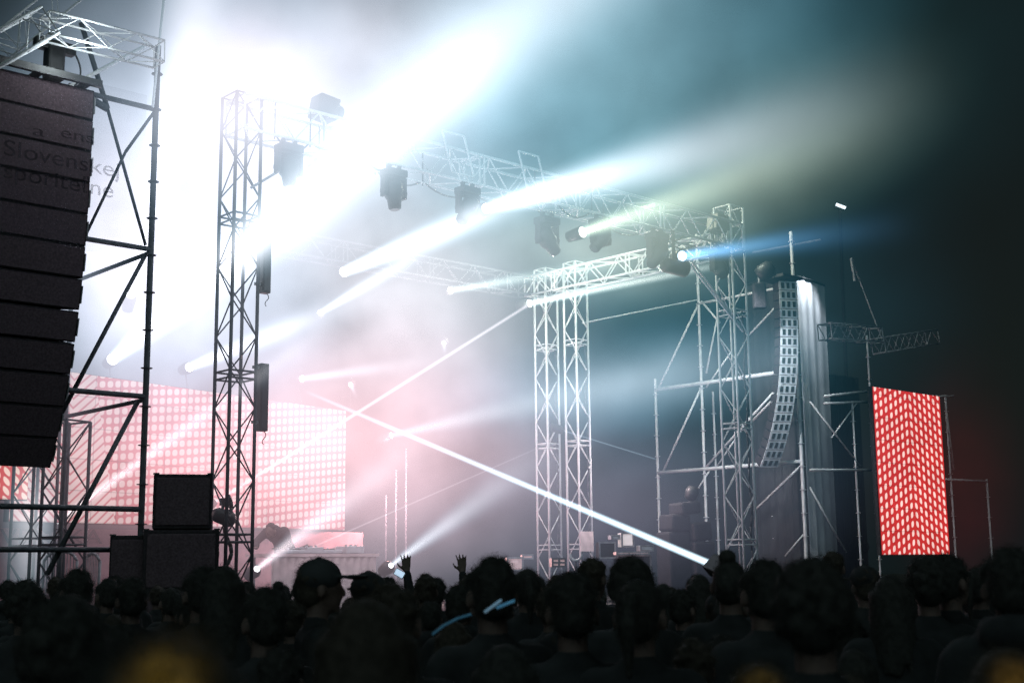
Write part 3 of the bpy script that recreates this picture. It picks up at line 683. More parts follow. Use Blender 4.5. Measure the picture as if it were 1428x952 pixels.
# booth
dB = 2.6; sb0 = s_at(362, 790, dB); sb1 = s_at(508, 785, dB); zB = PU(435, 774, dB).z
bt = empty('stage_booth', S((sb0 + sb1) / 2, dB, 1.2), 'long pale cloth covered performer booth on the stage', 'booth')
mb = MB(); n = 50; vs = []
for z in (1.2, zB - .03):
    for k in range(n + 1): vs.append(S(sb0 + (sb1 - sb0) * k / n, dB - .35 + .02 * math.sin(k * 1.8), z))
mb.add(vs, [(k, k + 1, n + 2 + k, n + 1 + k) for k in range(n)]); mb.build('cloth', M['pink'], bt, smooth=True)
MB().box(S((sb0 + sb1) / 2, dB, zB), (sb1 - sb0 + .06, .76, .05), (U, V, Z3)).build('table_top', M['pink'], bt)
for e in (.03, .97):
    MB().box(S(sb0 + (sb1 - sb0) * e, dB + .3, (1.2 + zB) / 2), (.06, .06, zB - 1.25), (U, V, Z3)).build('leg', M['galv'], bt)
gr_ = random.Random(3)
for k, (f, nm, lab, w, h) in enumerate(((.30, 'turntable', 'flat player on the booth in front of the bending performer', .4, .06), (.46, 'mixer', 'small mixer in the middle of the booth top', .32, .10), (.62, 'turntable', 'flat player on the booth right of the mixer', .4, .06), (.85, 'equipment_case', 'small case at the right end of the booth top', .35, .12))):
    c = S(sb0 + (sb1 - sb0) * f, dB, zB + .03 + h / 2); t = empty(nm, c - Z3 * h / 2, lab, nm.replace('_', ' '))
    MB().box(c, (w, .35, h), (U, V, Z3)).build('body', M['pale'], t, bevel=.01)
    kn = MB()
    for j in range(6): kn.lathe(c + U * (w * (j - 2.5) / 7) + V * (.08 * (j % 2) - .08) + Z3 * h / 2, (0, 0, 1), [(0, .02), (.03, .016)], 8)
    kn.build('knob', M['pale'], t)
    if nm == 'turntable': MB().lathe(c + Z3 * h / 2, (0, 0, 1), [(0, .14), (.015, .14)], 20).build('platter', M['black'], t)

def case(px0, px1, py0, py1, Y, label, mm, name='flight_case', bands=True):
    pc = P((px0 + px1) / 2, (py0 + py1) / 2, Y); w = (px1 - px0) * Y / FPX; h = (py1 - py0) * Y / FPX
    X = Vector((1, .1, 0)).normalized(); Yy = Vector((-.1, 1, 0)).normalized(); ax = (X, Yy, Z3)
    t = empty(name, pc - Z3 * h / 2, label, name.replace('_', ' '))
    MB().box(pc, (w, .4, h), ax).build('body', mm, t, bevel=.01)
    g = MB()
    for e in (-1, 1):
        g.box(pc + X * e * (w / 2 - .01) - Yy * .205, (.03, .02, h + .01), ax); g.box(pc + Z3 * e * (h / 2 - .01) - Yy * .207, (w + .01, .02, .03), ax)
    if bands: g.box(pc - Yy * .209, (.035, .014, h), ax); g.box(pc - Yy * .211, (w, .014, .03), ax)
    g.build('edging', M['black'] if bands else M['galv'], t)
    return t
lp = mat('glowing_case_paint', (.75, .55, .52), .6, 0, .25, 9, emis=(1, .6, .55), es=.12)  # slight pink glow in the material stands for stage light
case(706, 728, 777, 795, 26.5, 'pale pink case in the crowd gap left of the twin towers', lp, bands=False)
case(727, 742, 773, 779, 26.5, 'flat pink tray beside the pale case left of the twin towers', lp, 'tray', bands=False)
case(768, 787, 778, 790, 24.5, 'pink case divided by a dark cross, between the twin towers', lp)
case(833, 856, 756, 778, 25.0, 'dark amplifier case behind the heads right of the twin towers', M['black'], bands=False)
case(864, 881, 743, 762, 25.0, 'white box glowing as if lit from the front, above the red strip', mat('glowing_white_box', (.8, .74, .74), .6, 0, .2, 9, emis=(1, .86, .84), es=.35), 'equipment_box', bands=False)  # light on its front is a glow put into the material
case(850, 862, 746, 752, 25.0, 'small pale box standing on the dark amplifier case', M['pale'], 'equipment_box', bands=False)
case(857, 903, 769, 773, 24.7, 'long pink glowing strip on the stage edge below the white box', mat('glowing_pink', (.8, .5, .5), emis=(1, .6, .55), es=.5), 'glowing_strip', bands=False)  # strip with an even pink glow
case(890, 908, 760, 768, 24.8, 'grey mixer on the stage edge right of the white box', M['pale'], 'mixer', bands=False)
case(858, 905, 774, 800, 25.0, 'black rack under the pink strip at the stage edge', M['black'], 'equipment_rack', bands=False)
# masked drum thing between towers: small chrome hats
t = empty('microphone_stand', P(803, 790, 24.0), 'shiny bent microphone stand at the foot of the right twin tower', 'microphone stand')
cb = MB(); prev = None
for k in range(9):
    a_ = math.pi * k / 8; p = P(803 - 8 * math.cos(a_), 772 + 9 * math.sin(a_), 24.0)
    if prev: cb.tube(prev, p, .022)
    prev = p
cb.build('boom', M['alu'], t); MB().tube(P(803, 781, 24), Vector((P(803, 781, 24).x, 24, 1.2)), .015).build('pole', M['black'], t)
# dark covered pile right
t = empty('covered_stack', P(952, 760, 27.5), 'dark pile of stacked gear cases behind the right side of the stage', 'gear pile')
q = P(952, 700, 27.5); yw_ = Vector((.93, .36, 0)).normalized(); yy_ = Vector((-.36, .93, 0)).normalized()
for ox, oz, ww_, hh_, rl in ((-.22, 1.85, .50, 1.30, .0), (.30, 1.75, .48, 1.10, .04), (-.18, 2.68, .44, .34, -.05), (.26, 2.50, .42, .38, .08), (.04, 2.98, .46, .26, .10)):
    ax_ = (yw_ + Z3 * rl).normalized(); MB().box(Vector((q.x + ox, 27.5, oz)), (ww_, .6, hh_), (ax_, yy_, ax_.cross(yy_).normalized())).build('covered_case', M['matt'], t, bevel=.05)
t = empty('stage_light', P(962, 690, 27.4), 'black lamp standing on the cloth covered pile', 'stage light')
MB().lathe(P(962, 698, 27.4), (.3, 0, 1), [(0, .06), (.05, .13), (.2, .15), (.3, .1)], 12).build('head', M['black'], t, smooth=True)
# thin poles at centre
for px, py0, lab in ((538, 690, 'leftmost of the three thin poles behind the raised hands'), (552, 655, 'middle one of the three thin poles behind the raised hands'), (566, 625, 'rightmost and tallest of the three thin poles behind the raised hands')):
    q = P(px, 760, 27); t = empty('thin_pole', Vector((q.x, 27, 1.2)), lab, 'pole')
    MB().tube(Vector((q.x, 27, 1.22)), Vector((q.x, 27, P(px, py0, 27).z)), .018).build('tube', M['shaded'], t); MB().lathe(Vector((q.x, 27, 1.2)), (0, 0, 1), [(0, .2), (.03, .19)], 14).build('foot', M['black'], t)

# ------------------------------------------------------------------ people
def baked(mb, voxel, it=4, name='body', mats=()):
    me = bpy.data.meshes.new(name); me.from_pydata([tuple(v) for v in mb.v], [], mb.f); me.update()
    o = bpy.data.objects.new('tmp', me); col.objects.link(o)
    r = o.modifiers.new('r', 'REMESH'); r.mode = 'VOXEL'; r.voxel_size = voxel; r.use_smooth_shade = True
    s = o.modifiers.new('s', 'SMOOTH'); s.iterations = it; s.factor = .5
    dg = bpy.context.evaluated_depsgraph_get(); out = bpy.data.meshes.new_from_object(o.evaluated_get(dg))
    bpy.data.objects.remove(o); bpy.data.meshes.remove(me); out.name = name; out.materials.clear()
    for m in mats: out.materials.append(m)
    out.shade_smooth(); return out
V3 = lambda *a: Vector(a)
def hand_mb(mb, wrist, d, side, curl=.3):
    """palm and five separate fingers; D points from wrist to fingertips, SIDE toward the thumb."""
    d = d.normalized(); s = (side - d * side.dot(d)).normalized(); nrm = d.cross(s)
    for k in range(4):
        mb.cap(wrist + s * (k - 1.5) * .012, wrist + d * .085 + s * (k - 1.5) * .021, .013, .012)
    for k, L in enumerate((.062, .072, .078, .070)):            # little .. index
        off = (k - 1.5); b = wrist + d * .088 + s * off * .021
        dd = (d + s * off * .16 + nrm * curl * .3).normalized(); j = b + dd * L * .52
        mb.cap(b, j, .0095, .0088); d2 = (dd + nrm * curl).normalized(); mb.cap(j, j + d2 * L * .5, .0088, .0075)
    b = wrist + d * .03 + s * .03; j = b + (d * .55 + s * .8).normalized() * .045
    mb.cap(b, j, .0125, .011); mb.cap(j, j + (d * .9 + s * .45).normalized() * .034, .0105, .009)
POSES = {}
def joints(pose):
    J = dict(hip=V3(0, 0, .93), waist=V3(0, 0, 1.08), chest=V3(0, 0, 1.27), sh=V3(0, -.01, 1.41), neck=V3(0, -.01, 1.44), head=V3(0, .012, 1.655),
             el=[V3(-.235, -.02, 1.13), V3(.235, -.02, 1.13)], wr=[V3(-.22, .09, .89), V3(.22, .09, .89)], hd=[V3(0, .12, -1), V3(0, .12, -1)])
    if pose == 'raised':
        J['el'][1] = V3(.27, .12, 1.56); J['wr'][1] = V3(.23, .12, 1.83); J['hd'][1] = V3(-.05, .05, 1)
    if pose == 'bent':
        J.update(waist=V3(0, .10, 1.06), chest=V3(0, .26, 1.17), sh=V3(0, .40, 1.24), neck=V3(0, .42, 1.25), head=V3(0, .58, 1.25))
        J['el'] = [V3(-.28, .52, 1.05), V3(.28, .5, 1.08)]; J['wr'] = [V3(-.2, .72, .97), V3(.18, .72, .98)]; J['hd'] = [V3(0, 1, -.1), V3(0, 1, -.1)]
    return J
def build_torso(mb, J, g=0.0, arms=True, sleeve=1.0):
    up = (J['sh'] - J['hip'])
    mb.cap(J['sh'] + V3(-.155, 0, -.01), J['sh'] + V3(.155, 0, -.01), .058 + g)
    mb.cap(J['sh'] + V3(-.07, 0, .01), J['neck'] + V3(0, 0, .05), .05 + g * .6, .05 + g * .3); mb.cap(J['sh'] + V3(.07, 0, .01), J['neck'] + V3(0, 0, .05), .05 + g * .6, .05 + g * .3)
    for e in (-1, 1):
        mb.cap(J['chest'] + V3(e * .085, 0, .05), J['waist'] + V3(e * .07, 0, 0), .085 + g, .075 + g)
        mb.cap(J['waist'] + V3(e * .065, 0, 0), J['hip'] + V3(e * .075, 0, 0), .08 + g, .09 + g)
        mb.cap(J['sh'] + V3(e * .1, 0, -.03), J['chest'] + V3(e * .075, .01, .0), .07 + g, .09 + g)
    mb.cap(J['chest'], J['waist'], .10 + g, .09 + g)
    if arms:
        for i, e in ((0, -1), (1, 1)):
            sp = J['sh'] + V3(e * .175, 0, -.02)
            mb.cap(sp, J['el'][i], .05 + g, .038 + g); w = J['el'][i].lerp(J['wr'][i], sleeve); mb.cap(J['el'][i], w, .038 + g, .027 + g * .8)
def body_mesh(pose, voxel):
    J = joints(pose); mb = MB(); build_torso(mb, J)
    h = J['head']; ax = (h - J['neck']).normalized()
    mb.cap(J['neck'] + V3(0, 0, -.02), h + V3(0, -.012, -.07), .056, .052)
    mb.ell(h, (.073, .092, .098)); mb.ell(h + V3(0, .03, -.055), (.055, .062, .068)); mb.ell(h + V3(0, .075, -.105), (.022, .02, .018))
    mb.cap(h + V3(0, .092, .0), h + V3(0, .112, -.035), .009, .014)
    for e in (-1, 1):
        mb.ell(h + V3(e * .086, -.012, -.022), (.013, .020, .034)); mb.ell(h + V3(e * .03, .083, .012), (.022, .012, .008)); mb.ell(h + V3(e * .03, .082, -.006), (.012, .010, .009))
    mb.ell(h + V3(0, .090, -.066), (.024, .010, .008))
    for i, e in ((0, -1), (1, 1)):
        mb.cap(J['hip'] + V3(e * .085, 0, -.02), V3(e * .1, .015, .50), .088, .056); mb.cap(V3(e * .1, .015, .50), V3(e * .105, -.01, .09), .056, .038)
        mb.cap(V3(e * .105, -.03, .045), V3(e * .115, .15, .035), .042, .034)
        hand_mb(mb, J['wr'][i], J['hd'][i], V3(-e, .3, 0) if pose == 'raised' and i else V3(0, 1, 0) if J['hd'][i].z < -.5 else V3(-e, 0, 0), .25)
    return baked(mb, voxel, 3, 'body', (M['skin'],)), J
def jacket_mesh(J, g=.022, hood=False, mt='cloth'):
    mb = MB(); build_torso(mb, J, g, True, .93)
    if hood: mb.ell(J['neck'] + V3(0, -.07, .06), (.12, .08, .07)); mb.cap(J['neck'] + V3(-.07, .0, .07), J['neck'] + V3(.07, 0, .07), .05)
    me = baked(mb, .016, 3, 'jacket', (M[mt],))
    return me
def trouser_mesh(J):
    mb = MB()
    mb.cap(J['hip'] + V3(-.06, 0, .0), J['hip'] + V3(.06, 0, .0), .112)
    for e in (-1, 1):
        mb.cap(J['hip'] + V3(e * .087, 0, -.02), V3(e * .1, .015, .50), .105, .074); mb.cap(V3(e * .1, .015, .50), V3(e * .105, -.01, .10), .074, .062)
    return baked(mb, .018, 2, 'trousers', (M['cloth'],))
def hair_mesh(kind, J, seed=1, fuzz=0, mt='hair'):
    rr = random.Random(seed); h = J['head']; mb = MB()
    mb.ell(h + V3(0, -.018, .018), (.080, .098, .100)); mb.ell(h + V3(0, -.04, -.03), (.070, .075, .07))
    if kind == 'short':
        for k in range(40):
            a = rr.uniform(0, 2 * math.pi); b = rr.uniform(.1, 1.4); d = V3(math.cos(a) * math.cos(b) * .082, math.sin(a) * math.cos(b) * .095 - .02, math.sin(b) * .1 + .02); mb.ell(h + d, rr.uniform(.010, .020), 8, 6)
    if kind == 'curly':
        for k in range(120):
            a = rr.uniform(0, 2 * math.pi); b = rr.uniform(-.5, 1.5); q = 1.02; d = V3(math.cos(a) * math.cos(b) * .085 * q, math.sin(a) * math.cos(b) * .095 * q - .025, math.sin(b) * .1 * q + .02)
            if d.y > .07 and d.z < .06: continue
            mb.ell(h + d, rr.uniform(.016, .028), 8, 6)
    if kind == 'long':
        for k in range(26):
            a = R(180 + 180 * (k / 25)) ; c = V3(math.cos(a) * .08, math.sin(a) * .085 - .01, 0)
            mb.cap(h + c + V3(0, 0, .02), h + c * 1.18 + V3(0, -.02, -.30 + rr.uniform(-.05, .03)), .024, .016)
    if kind == 'ponytail':
        mb.ell(h + V3(0, -.125, .05), (.03, .03, .03)); p = h + V3(0, -.135, .05)
        mb.cap(p, p + V3(0, -.05, -.08), .026, .032); mb.cap(p + V3(0, -.05, -.08), p + V3(0, -.03, -.25), .032, .01)
    if kind == 'bun': mb.ell(h + V3(0, -.05, .125), (.042, .042, .038)); mb.ell(h + V3(0, -.1, .0), (.05, .03, .05))
    me = baked(mb, .009, 2, 'hair', (M[mt],))
    if fuzz:
        vs = [v.co.copy() for v in me.vertices]; ns = [v.normal.copy() for v in me.vertices]; fz = MB()
        for k in range(fuzz):
            i = rr.randrange(len(vs)); p, nn = vs[i], ns[i]
            if p.z < h.z - .1 and kind != 'long': continue
            d = (nn + V3(rr.gauss(0, .5), rr.gauss(0, .5), rr.gauss(-.2, .5))).normalized(); L = rr.uniform(.008, .035 if kind != 'curly' else .03)
            t = d.orthogonal().normalized() * .0007; q = p + d * L * .6; e = q + (d + V3(rr.gauss(0, .4), rr.gauss(0, .4), -.5)).normalized() * L * .6
            fz.add([p - t - nn * .002, p + t - nn * .002, q + t * .8, q - t * .8, e], [(0, 1, 2, 3), (3, 2, 4)])
        bm = bmesh.new(); bm.from_mesh(me); m2 = bpy.data.meshes.new('f'); m2.from_pydata([tuple(v) for v in fz.v], [], fz.f); bm.from_mesh(m2); bm.to_mesh(me); bm.free(); bpy.data.meshes.remove(m2)
    return me
def cap_mesh(J):
    h = J['head']; mb = MB(); mb.ell(h + V3(0, -.012, .045), (.096, .108, .088)); me_ = mb
    mb.box(h + V3(0, .13, .045), (.15, .13, .014)); mb.ell(h + V3(0, .165, .043), (.082, .06, .012)); mb.ell(h + V3(0, -.012, .134), (.012, .012, .008))
    return baked(mb, .007, 3, 'cap', (M['cloth'],))
Jn = joints('stand'); BODY, _ = body_mesh('stand', .0125); JK = jacket_mesh(Jn); JH = jacket_mesh(Jn, .03, True); TRS = trouser_mesh(Jn)
Jr = joints('raised'); BR, _ = body_mesh('raised', .0085); JR = jacket_mesh(Jr, .016)
Jb = joints('bent'); BB, _ = body_mesh('bent', .0125); JB = jacket_mesh(Jb)
H = {k: hair_mesh(k, Jn, 4, 2500 if k != 'bun' else 800) for k in ('short', 'curly', 'long', 'ponytail', 'bun')}
H['short2'] = hair_mesh('short', Jn, 9, 1500, 'hairb'); H['longb'] = hair_mesh('long', Jn, 12, 2500, 'hairb')
HB = hair_mesh('short', Jb, 5)
CAPM = cap_mesh(Jn)
TOP = {'short': 1.785, 'short2': 1.785, 'curly': 1.80, 'long': 1.775, 'longb': 1.775, 'ponytail': 1.775, 'bun': 1.82, 'cap': 1.80, 'raised': 2.02, 'hood': 1.785}
pr = random.Random(5)
def person(loc, scale, yaw, kind, label, group=None):
    t = empty('person', loc, label, 'person', group); t.rotation_mode = 'XYZ'
    t.matrix_basis = Matrix.Translation(loc) @ Matrix.Rotation(yaw, 4, 'Z') @ Matrix.Scale(scale, 4)
    def ch(n, me):
        o = bpy.data.objects.new(n, me); col.objects.link(o); o.parent = t; return o
    if kind == 'bent':
        ch('body', BB); ch('jacket', JB); ch('trousers', TRS); ch('hair', HB); return t
    if kind == 'raised': ch('body', BR); ch('jacket', JR); ch('trousers', TRS); ch('hair', H['short']); return t
    ch('body', BODY); ch('jacket', JH if kind == 'hood' else JK); ch('trousers', TRS)
    if kind == 'cap': ch('cap', CAPM); ch('hair', H['short2'])
    else: ch('hair', H[{'hood': 'short'}.get(kind, kind)])
    return t
def crowd(px, py, Y, kind, label, yaw=None, group=None):
    q = P(px, py, Y); sc = q.z / TOP[kind]; 
    if yaw is None: yaw = pr.uniform(-25, 25)
    face = math.atan2(-q.x * .3, 1)
    return person(Vector((q.x, q.y, 0)), sc, face * .6 + R(yaw), kind, label, group)
NAMED = [
 (510, 832, 2.75, 'longb', 'person with a large round head of smooth hair, nearest at bottom centre', 0),
 (238, 884, 1.25, 'curly', 'very close blurred head with yellow light on its hair, bottom left', 8),
 (92, 828, 3.1, 'curly', 'person with a wide bushy dark head in front of the barriers at left', 5),
 (686, 776, 5.0, 'short', 'tall person with blue light painted by the neck, left of the twin towers', 12),
 (1131, 778, 3.5, 'curly', 'person with broad dark head and red lit left edge, right of centre', -8),
 (1063, 780, 5.4, 'short', 'person in front of the right tower foot, head with red lit cheek', 20),
 (1016, 765, 6.6, 'bun', 'tallest dark head at the lower end of the thick laser line', -10),
 (797, 797, 4.7, 'short', 'person with round dark head right below the twin lattice towers', 5),
 (890, 806, 4.6, 'ponytail', 'person with tied hair below the pink strip on the stage edge', -15),
 (878, 775, 6.2, 'curly', 'person with wide hair directly in front of the black equipment rack', 10),
 (826, 777, 9.0, 'short2', 'small dark head between the twin towers and the amplifier case', -30),
 (445, 774, 6.6, 'cap', 'person in a cap with its peak to the right, in front of the booth', -82),
 (514, 793, 6.9, 'cap', 'person in a cap seen from behind, right of the booth', 10),
 (548, 812, 4.4, 'short2', 'brown haired person behind the large round head at bottom centre', -6),
 (282, 790, 6.8, 'short', 'person in front of the black subwoofers, left one of two adjoining heads', 15),
 (313, 787, 6.5, 'long', 'long haired person at the foot of the tall left tower', -12),
 (184, 805, 8.0, 'short', 'person in front of the left subwoofers with a small dark head', 10),
 (107, 793, 7.8, 'hood', 'hooded person in front of the barrier at the left', 20),
 (38, 808, 7.0, 'curly', 'curly haired person in front of the white lit lattice tower', -10),
 (370, 818, 5.2, 'short', 'person at the left of the capped one, head below the booth corner', 24),
 (388, 809, 9.5, 'bun', 'small head with hair knot under the left end of the booth', -4),
 (735, 792, 8.2, 'ponytail', 'small head with tied hair at the foot of the left twin tower', 6),
 (655, 800, 8.8, 'short2', 'small brown head just left of the person with blue light by the neck', 5),
 (952, 822, 8.6, 'short', 'small head left of the tall knot haired person, grey lit edge', -35),
 (975, 800, 10.0, 'long', 'small long haired head under the thick laser line', 8),
 (1291, 775, 6.7, 'curly', 'person whose bushy head touches the lower edge of the red screen', 14),
 (1322, 773, 6.9, 'short', 'person with head at the right lower corner of the red screen', -40),
 (1205, 785, 8.8, 'cap', 'person in a cap left of the red screen foot', 30),
 (1161, 768, 11.5, 'short2', 'tiny head raised above the others between drape and red screen', -5),
 (1404, 764, 4.8, 'hood', 'tall hooded person at the right edge of the crowd', 0),
 (1364, 790, 8.4, 'ponytail', 'person with tied hair right of the red screen foot', -18),
 (1240, 800, 6.4, 'long', 'long haired person in front of the grey sheet left of the red screen', 4),
 (392, 903, 4.6, 'short', 'short person low in the frame under the capped one, bottom left of centre', -14),
 (703, 896, 3.7, 'long', 'short long haired person at the bottom, yellow rim on the hair', 6),
 (1062, 924, 2.9, 'curly', 'short person at the bottom right of centre with yellow lit curls', 3),
 (1402, 900, 2.6, 'longb', 'blurred person in the bottom right corner with yellow lit hair', 0),
]
for px, py, Y, kd, lb, yw in NAMED: crowd(px, py, Y, kd, lb, yw)
crowd(608, 768, 11.5, 'raised', 'person holding up an open hand, right one of the two raised hands', -6)
crowd(540, 768, 12.0, 'raised', 'person holding up an open hand, left one beside the grey beam', 12)
GRP = {}
rows = (14.5, 13, 11.6, 10.2, 9.0, 7.6, 6.2, 5.2, 4.2, 3.4)
for Y in rows:
    step = .52 * FPX / Y; px = -30 + pr.uniform(0, step)
    while px < 1460:
        hmax = 1.76 if Y > 9 else 1.70 if Y > 7 else 1.60 if Y > 5 else 1.50
        hgt = pr.uniform(hmax - .17, hmax + .02); yy = Y + pr.uniform(-.4, .4); p0 = P(px, 800, yy)
        py = proj((p0.x, p0.y, hgt))[1]
        ok = all(not (abs(px - a[0]) < .17 * FPX / min(yy, a[2]) and abs(yy - a[2]) < .5) for a in NAMED)
        if ok:
            z = ('left' if px < 476 else 'central' if px < 952 else 'right'); f = 'far' if Y > 9.5 else 'middle' if Y > 6 else 'near'
            crowd(px, py, yy, pr.choice(['short', 'short', 'short2', 'long', 'ponytail', 'hood', 'short2', 'cap', 'hood', 'longb']), 'dark unlit concertgoer seen from behind in the %s rows of the %s crowd' % (f, z), pr.uniform(-30, 30), 'dark concertgoers in the %s rows, %s part' % (f, z))
        px += step * pr.uniform(.8, 1.25)
q = S(s_at(398, 760, dB + .62), dB + .62, 1.2)
person(q, 1.0, R(165), 'bent', 'performer bent forward over the booth, a hazy pink silhouette')
# glowing strips for blue light reflected on a jacket; phone
blu = mat('blue_glint', (.1, .4, .7), .5, emis=(.22, .62, 1), es=.1); blu2 = mat('blue_seam_glint', (.1, .3, .5), .6, emis=(.15, .5, .8), es=.03)
t = empty('shoulder_glint', P(700, 845, 4.8), 'two short painted blue light glints at the neck of the tall person', 'light glint')
MB().tube(P(676, 853, 4.72), P(699, 836, 4.75), .0055).build('glint_band', mat('pale_glint', (.3, .5, .7), emis=(.45, .75, 1), es=.12), t); MB().tube(P(693, 847, 4.72), P(717, 837, 4.76), .0055).build('glint_band', blu, t)
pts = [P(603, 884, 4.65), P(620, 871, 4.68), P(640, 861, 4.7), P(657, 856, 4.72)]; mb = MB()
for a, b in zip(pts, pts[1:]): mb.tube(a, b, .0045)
mb.build('glint_line', blu2, t)
t = empty('phone', P(557, 799, 9.5), 'small lit phone held up among heads below the grey beam', 'phone')
MB().box(P(557, 799, 9.5), (.075, .012, .05), (Vector((.85, 0, -.5)).normalized(), Vector((0, 1, 0)), Vector((.5, 0, .85)).normalized())).build('case', M['black'], t)
MB().box(P(557, 799, 9.49) , (.066, .004, .042), (Vector((.85, 0, -.5)).normalized(), Vector((0, 1, 0)), Vector((.5, 0, .85)).normalized())).build('display', mat('phone_display', (.5, .6, .8), emis=(.6, .8, 1), es=.8), t)

# ------------------------------------------------------------------ ground, sky, haze, light
g = MB().add([(-250, -60, 0), (250, -60, 0), (250, 250, 0), (-250, 250, 0)], [(0, 1, 2, 3)]).build('ground', M['ground'], None); tag(g, 'dark trampled festival ground', 'ground', kind='structure')

W = bpy.data.worlds.new('World'); scn.world = W; W.use_nodes = True; nt = W.node_tree; nt.nodes.clear()
out = nd(nt, 'ShaderNodeOutputWorld'); bg = nd(nt, 'ShaderNodeBackground'); sky = nd(nt, 'ShaderNodeTexSky'); sky.sky_type = 'NISHITA'; sky.sun_disc = False
sky.sun_elevation = R(0); sky.sun_rotation = R(190)
ad = nd(nt, 'ShaderNodeMix', data_type='RGBA'); ad.inputs[0].default_value = .97; nt.links.new(sky.outputs[0], ad.inputs[6]); ad.inputs[7].default_value = (.055, .095, .10, 1)
nt.links.new(ad.outputs[2], bg.inputs[0]); bg.inputs[1].default_value = .10
nt.links.new(bg.outputs[0], out.inputs[0])
W.use_sun_shadow = False if hasattr(W, 'use_sun_shadow') else None

def glowing_haze(px, py, Y, rx, rz, ry, rot, c, B, label):  # each cloud glows by itself, standing for stage light caught in haze
    k = Y / FPX; K = 1.75
    m = bpy.data.materials.new('haze'); m.use_nodes = True; n_ = m.node_tree; n_.nodes.clear()
    out_ = nd(n_, 'ShaderNodeOutputMaterial'); pv = nd(n_, 'ShaderNodeVolumePrincipled'); pv.inputs['Density'].default_value = 0; pv.inputs['Emission Color'].default_value = (*c, 1)
    tc = nd(n_, 'ShaderNodeTexCoord'); dt = nd(n_, 'ShaderNodeVectorMath', operation='DOT_PRODUCT'); n_.links.new(tc.outputs['Object'], dt.inputs[0]); n_.links.new(tc.outputs['Object'], dt.inputs[1])
    e = mth(n_, 'MAXIMUM', mth(n_, 'SUBTRACT', mth(n_, 'POWER', 1 / math.e, dt.outputs['Value']), math.exp(-K * K)), 0.0)
    ge = nd(n_, 'ShaderNodeNewGeometry'); n = nd(n_, 'ShaderNodeTexNoise'); n.inputs['Scale'].default_value = .62; n.inputs['Detail'].default_value = 4.0; n.inputs['Roughness'].default_value = .6
    n_.links.new(ge.outputs['Position'], n.inputs['Vector'])
    nz = mth(n_, 'MAXIMUM', mth(n_, 'MULTIPLY_ADD', n.outputs[0], 3.0, -.50), .15)
    cc = nd(n_, 'ShaderNodeCombineColor')
    for i_, (ci, ex) in enumerate(zip(c, (.34, .08, 0.0))):
        n_.links.new(mth(n_, 'MULTIPLY', mth(n_, 'POWER', math.e, mth(n_, 'MULTIPLY', dt.outputs['Value'], -ex)), ci), cc.inputs[i_])
    n_.links.new(cc.outputs[0], pv.inputs['Emission Color'])
    n_.links.new(mth(n_, 'MULTIPLY', mth(n_, 'MULTIPLY', e, nz), B / (ry * 1.772)), pv.inputs['Emission Strength']); n_.links.new(pv.outputs[0], out_.inputs['Volume'])
    m.cycles.volume_step_rate = 2.0
    mb = MB().ell((0, 0, 0), (K, K, K), 32, 20); me = bpy.data.meshes.new('haze'); me.from_pydata([tuple(v) for v in mb.v], [], mb.f); me.materials.append(m); me.update()
    o = bpy.data.objects.new('haze', me); col.objects.link(o)
    o.matrix_basis = Matrix.Translation(P(px, py, Y)) @ Matrix.Rotation(R(-rot), 4, 'Y') @ Matrix.Diagonal((rx * k, ry, rz * k, 1))
    tag(o, label, 'haze', kind='stuff')
# pixel, depth, radii (px, px, metres), tilt, colour, brightness
BLOBS = [
    (385, 205, 20.3, 265, 260, 3.0, 0, (1.08, .88, .96), .68, 'dense white haze around the left half of the front truss'),
    (320, 125, 15.6, 130, 150, 1.3, 0, (1.05, .88, .96), .80, 'white haze hiding the head of the tall left tower'),
    (215, 380, 21.5, 170, 190, 3.5, 0, (1.0, .89, 1.0), 1.15, 'bluish white haze between the scaffold wing and the tall tower'),
    (150, 300, 20, 110, 240, 3.0, 0, (1.05, .90, 1.0), .55, 'pale lavender haze seen through the braces of the left scaffold'),
    (470, 470, 19, 200, 120, 2.5, 0, (1.1, .90, .95), .16, 'pale pink white haze right of the tall left tower'),
    (320, 640, 21.0, 310, 150, 3.0, 0, (1.15, .58, .62), .62, 'pink haze in front of the dotted LED wall'),
    (540, 590, 22, 220, 200, 3.5, 0, (1.3, .78, .80), .76, 'pale pinkish haze at centre stage'),
    (590, 370, 20.0, 240, 150, 3.5, 0, (1.04, .94, .92), .60, 'pale grey white haze behind the front truss'),
    (870, 450, 24, 290, 220, 4.0, 0, (.12, .42, .54), .27, 'teal haze behind the twin towers'),
    (790, 690, 25, 290, 130, 3.5, 0, (.62, .50, .66), .24, 'dull purple haze low at the right of the stage'),
    (810, 110, 17, 300, 170, 3.5, 15, (.40, .70, .82), .74, 'blue grey haze above the yellow lit truss'),
    (1010, 245, 19, 210, 75, 3.0, 15, (1.0, 1.0, .70), .26, 'green yellow haze above the right tower'),
    (860, 535, 23, 210, 50, 2.0, 8, (.75, .86, 1.0), .42, 'pale blue haze streak left of the right scaffold'),
    (1110, 130, 17, 250, 150, 4.0, 0, (.10, .52, .58), .07, 'faint teal haze in the upper right sky'),
    (540, 80, 17, 260, 150, 3.0, 30, (1.05, .92, .98), .62, 'white haze at the top left of centre'),
    (840, 340, 22.5, 170, 60, 2.5, -8, (1.05, 1.0, .80), .42, 'pale yellow haze around the right half of the front truss'),
    (1340, 680, 31, 70, 140, 1.5, 0, (1.0, .07, .10), .03, 'faint red screen glow in haze at the right edge of the red screen'),
    (42, 740, 19.0, 24, 80, .5, 0, (.95, .95, 1.0), .8, 'white glow behind the lattice tower at the left edge'),
]
for b_ in BLOBS: glowing_haze(*b_)

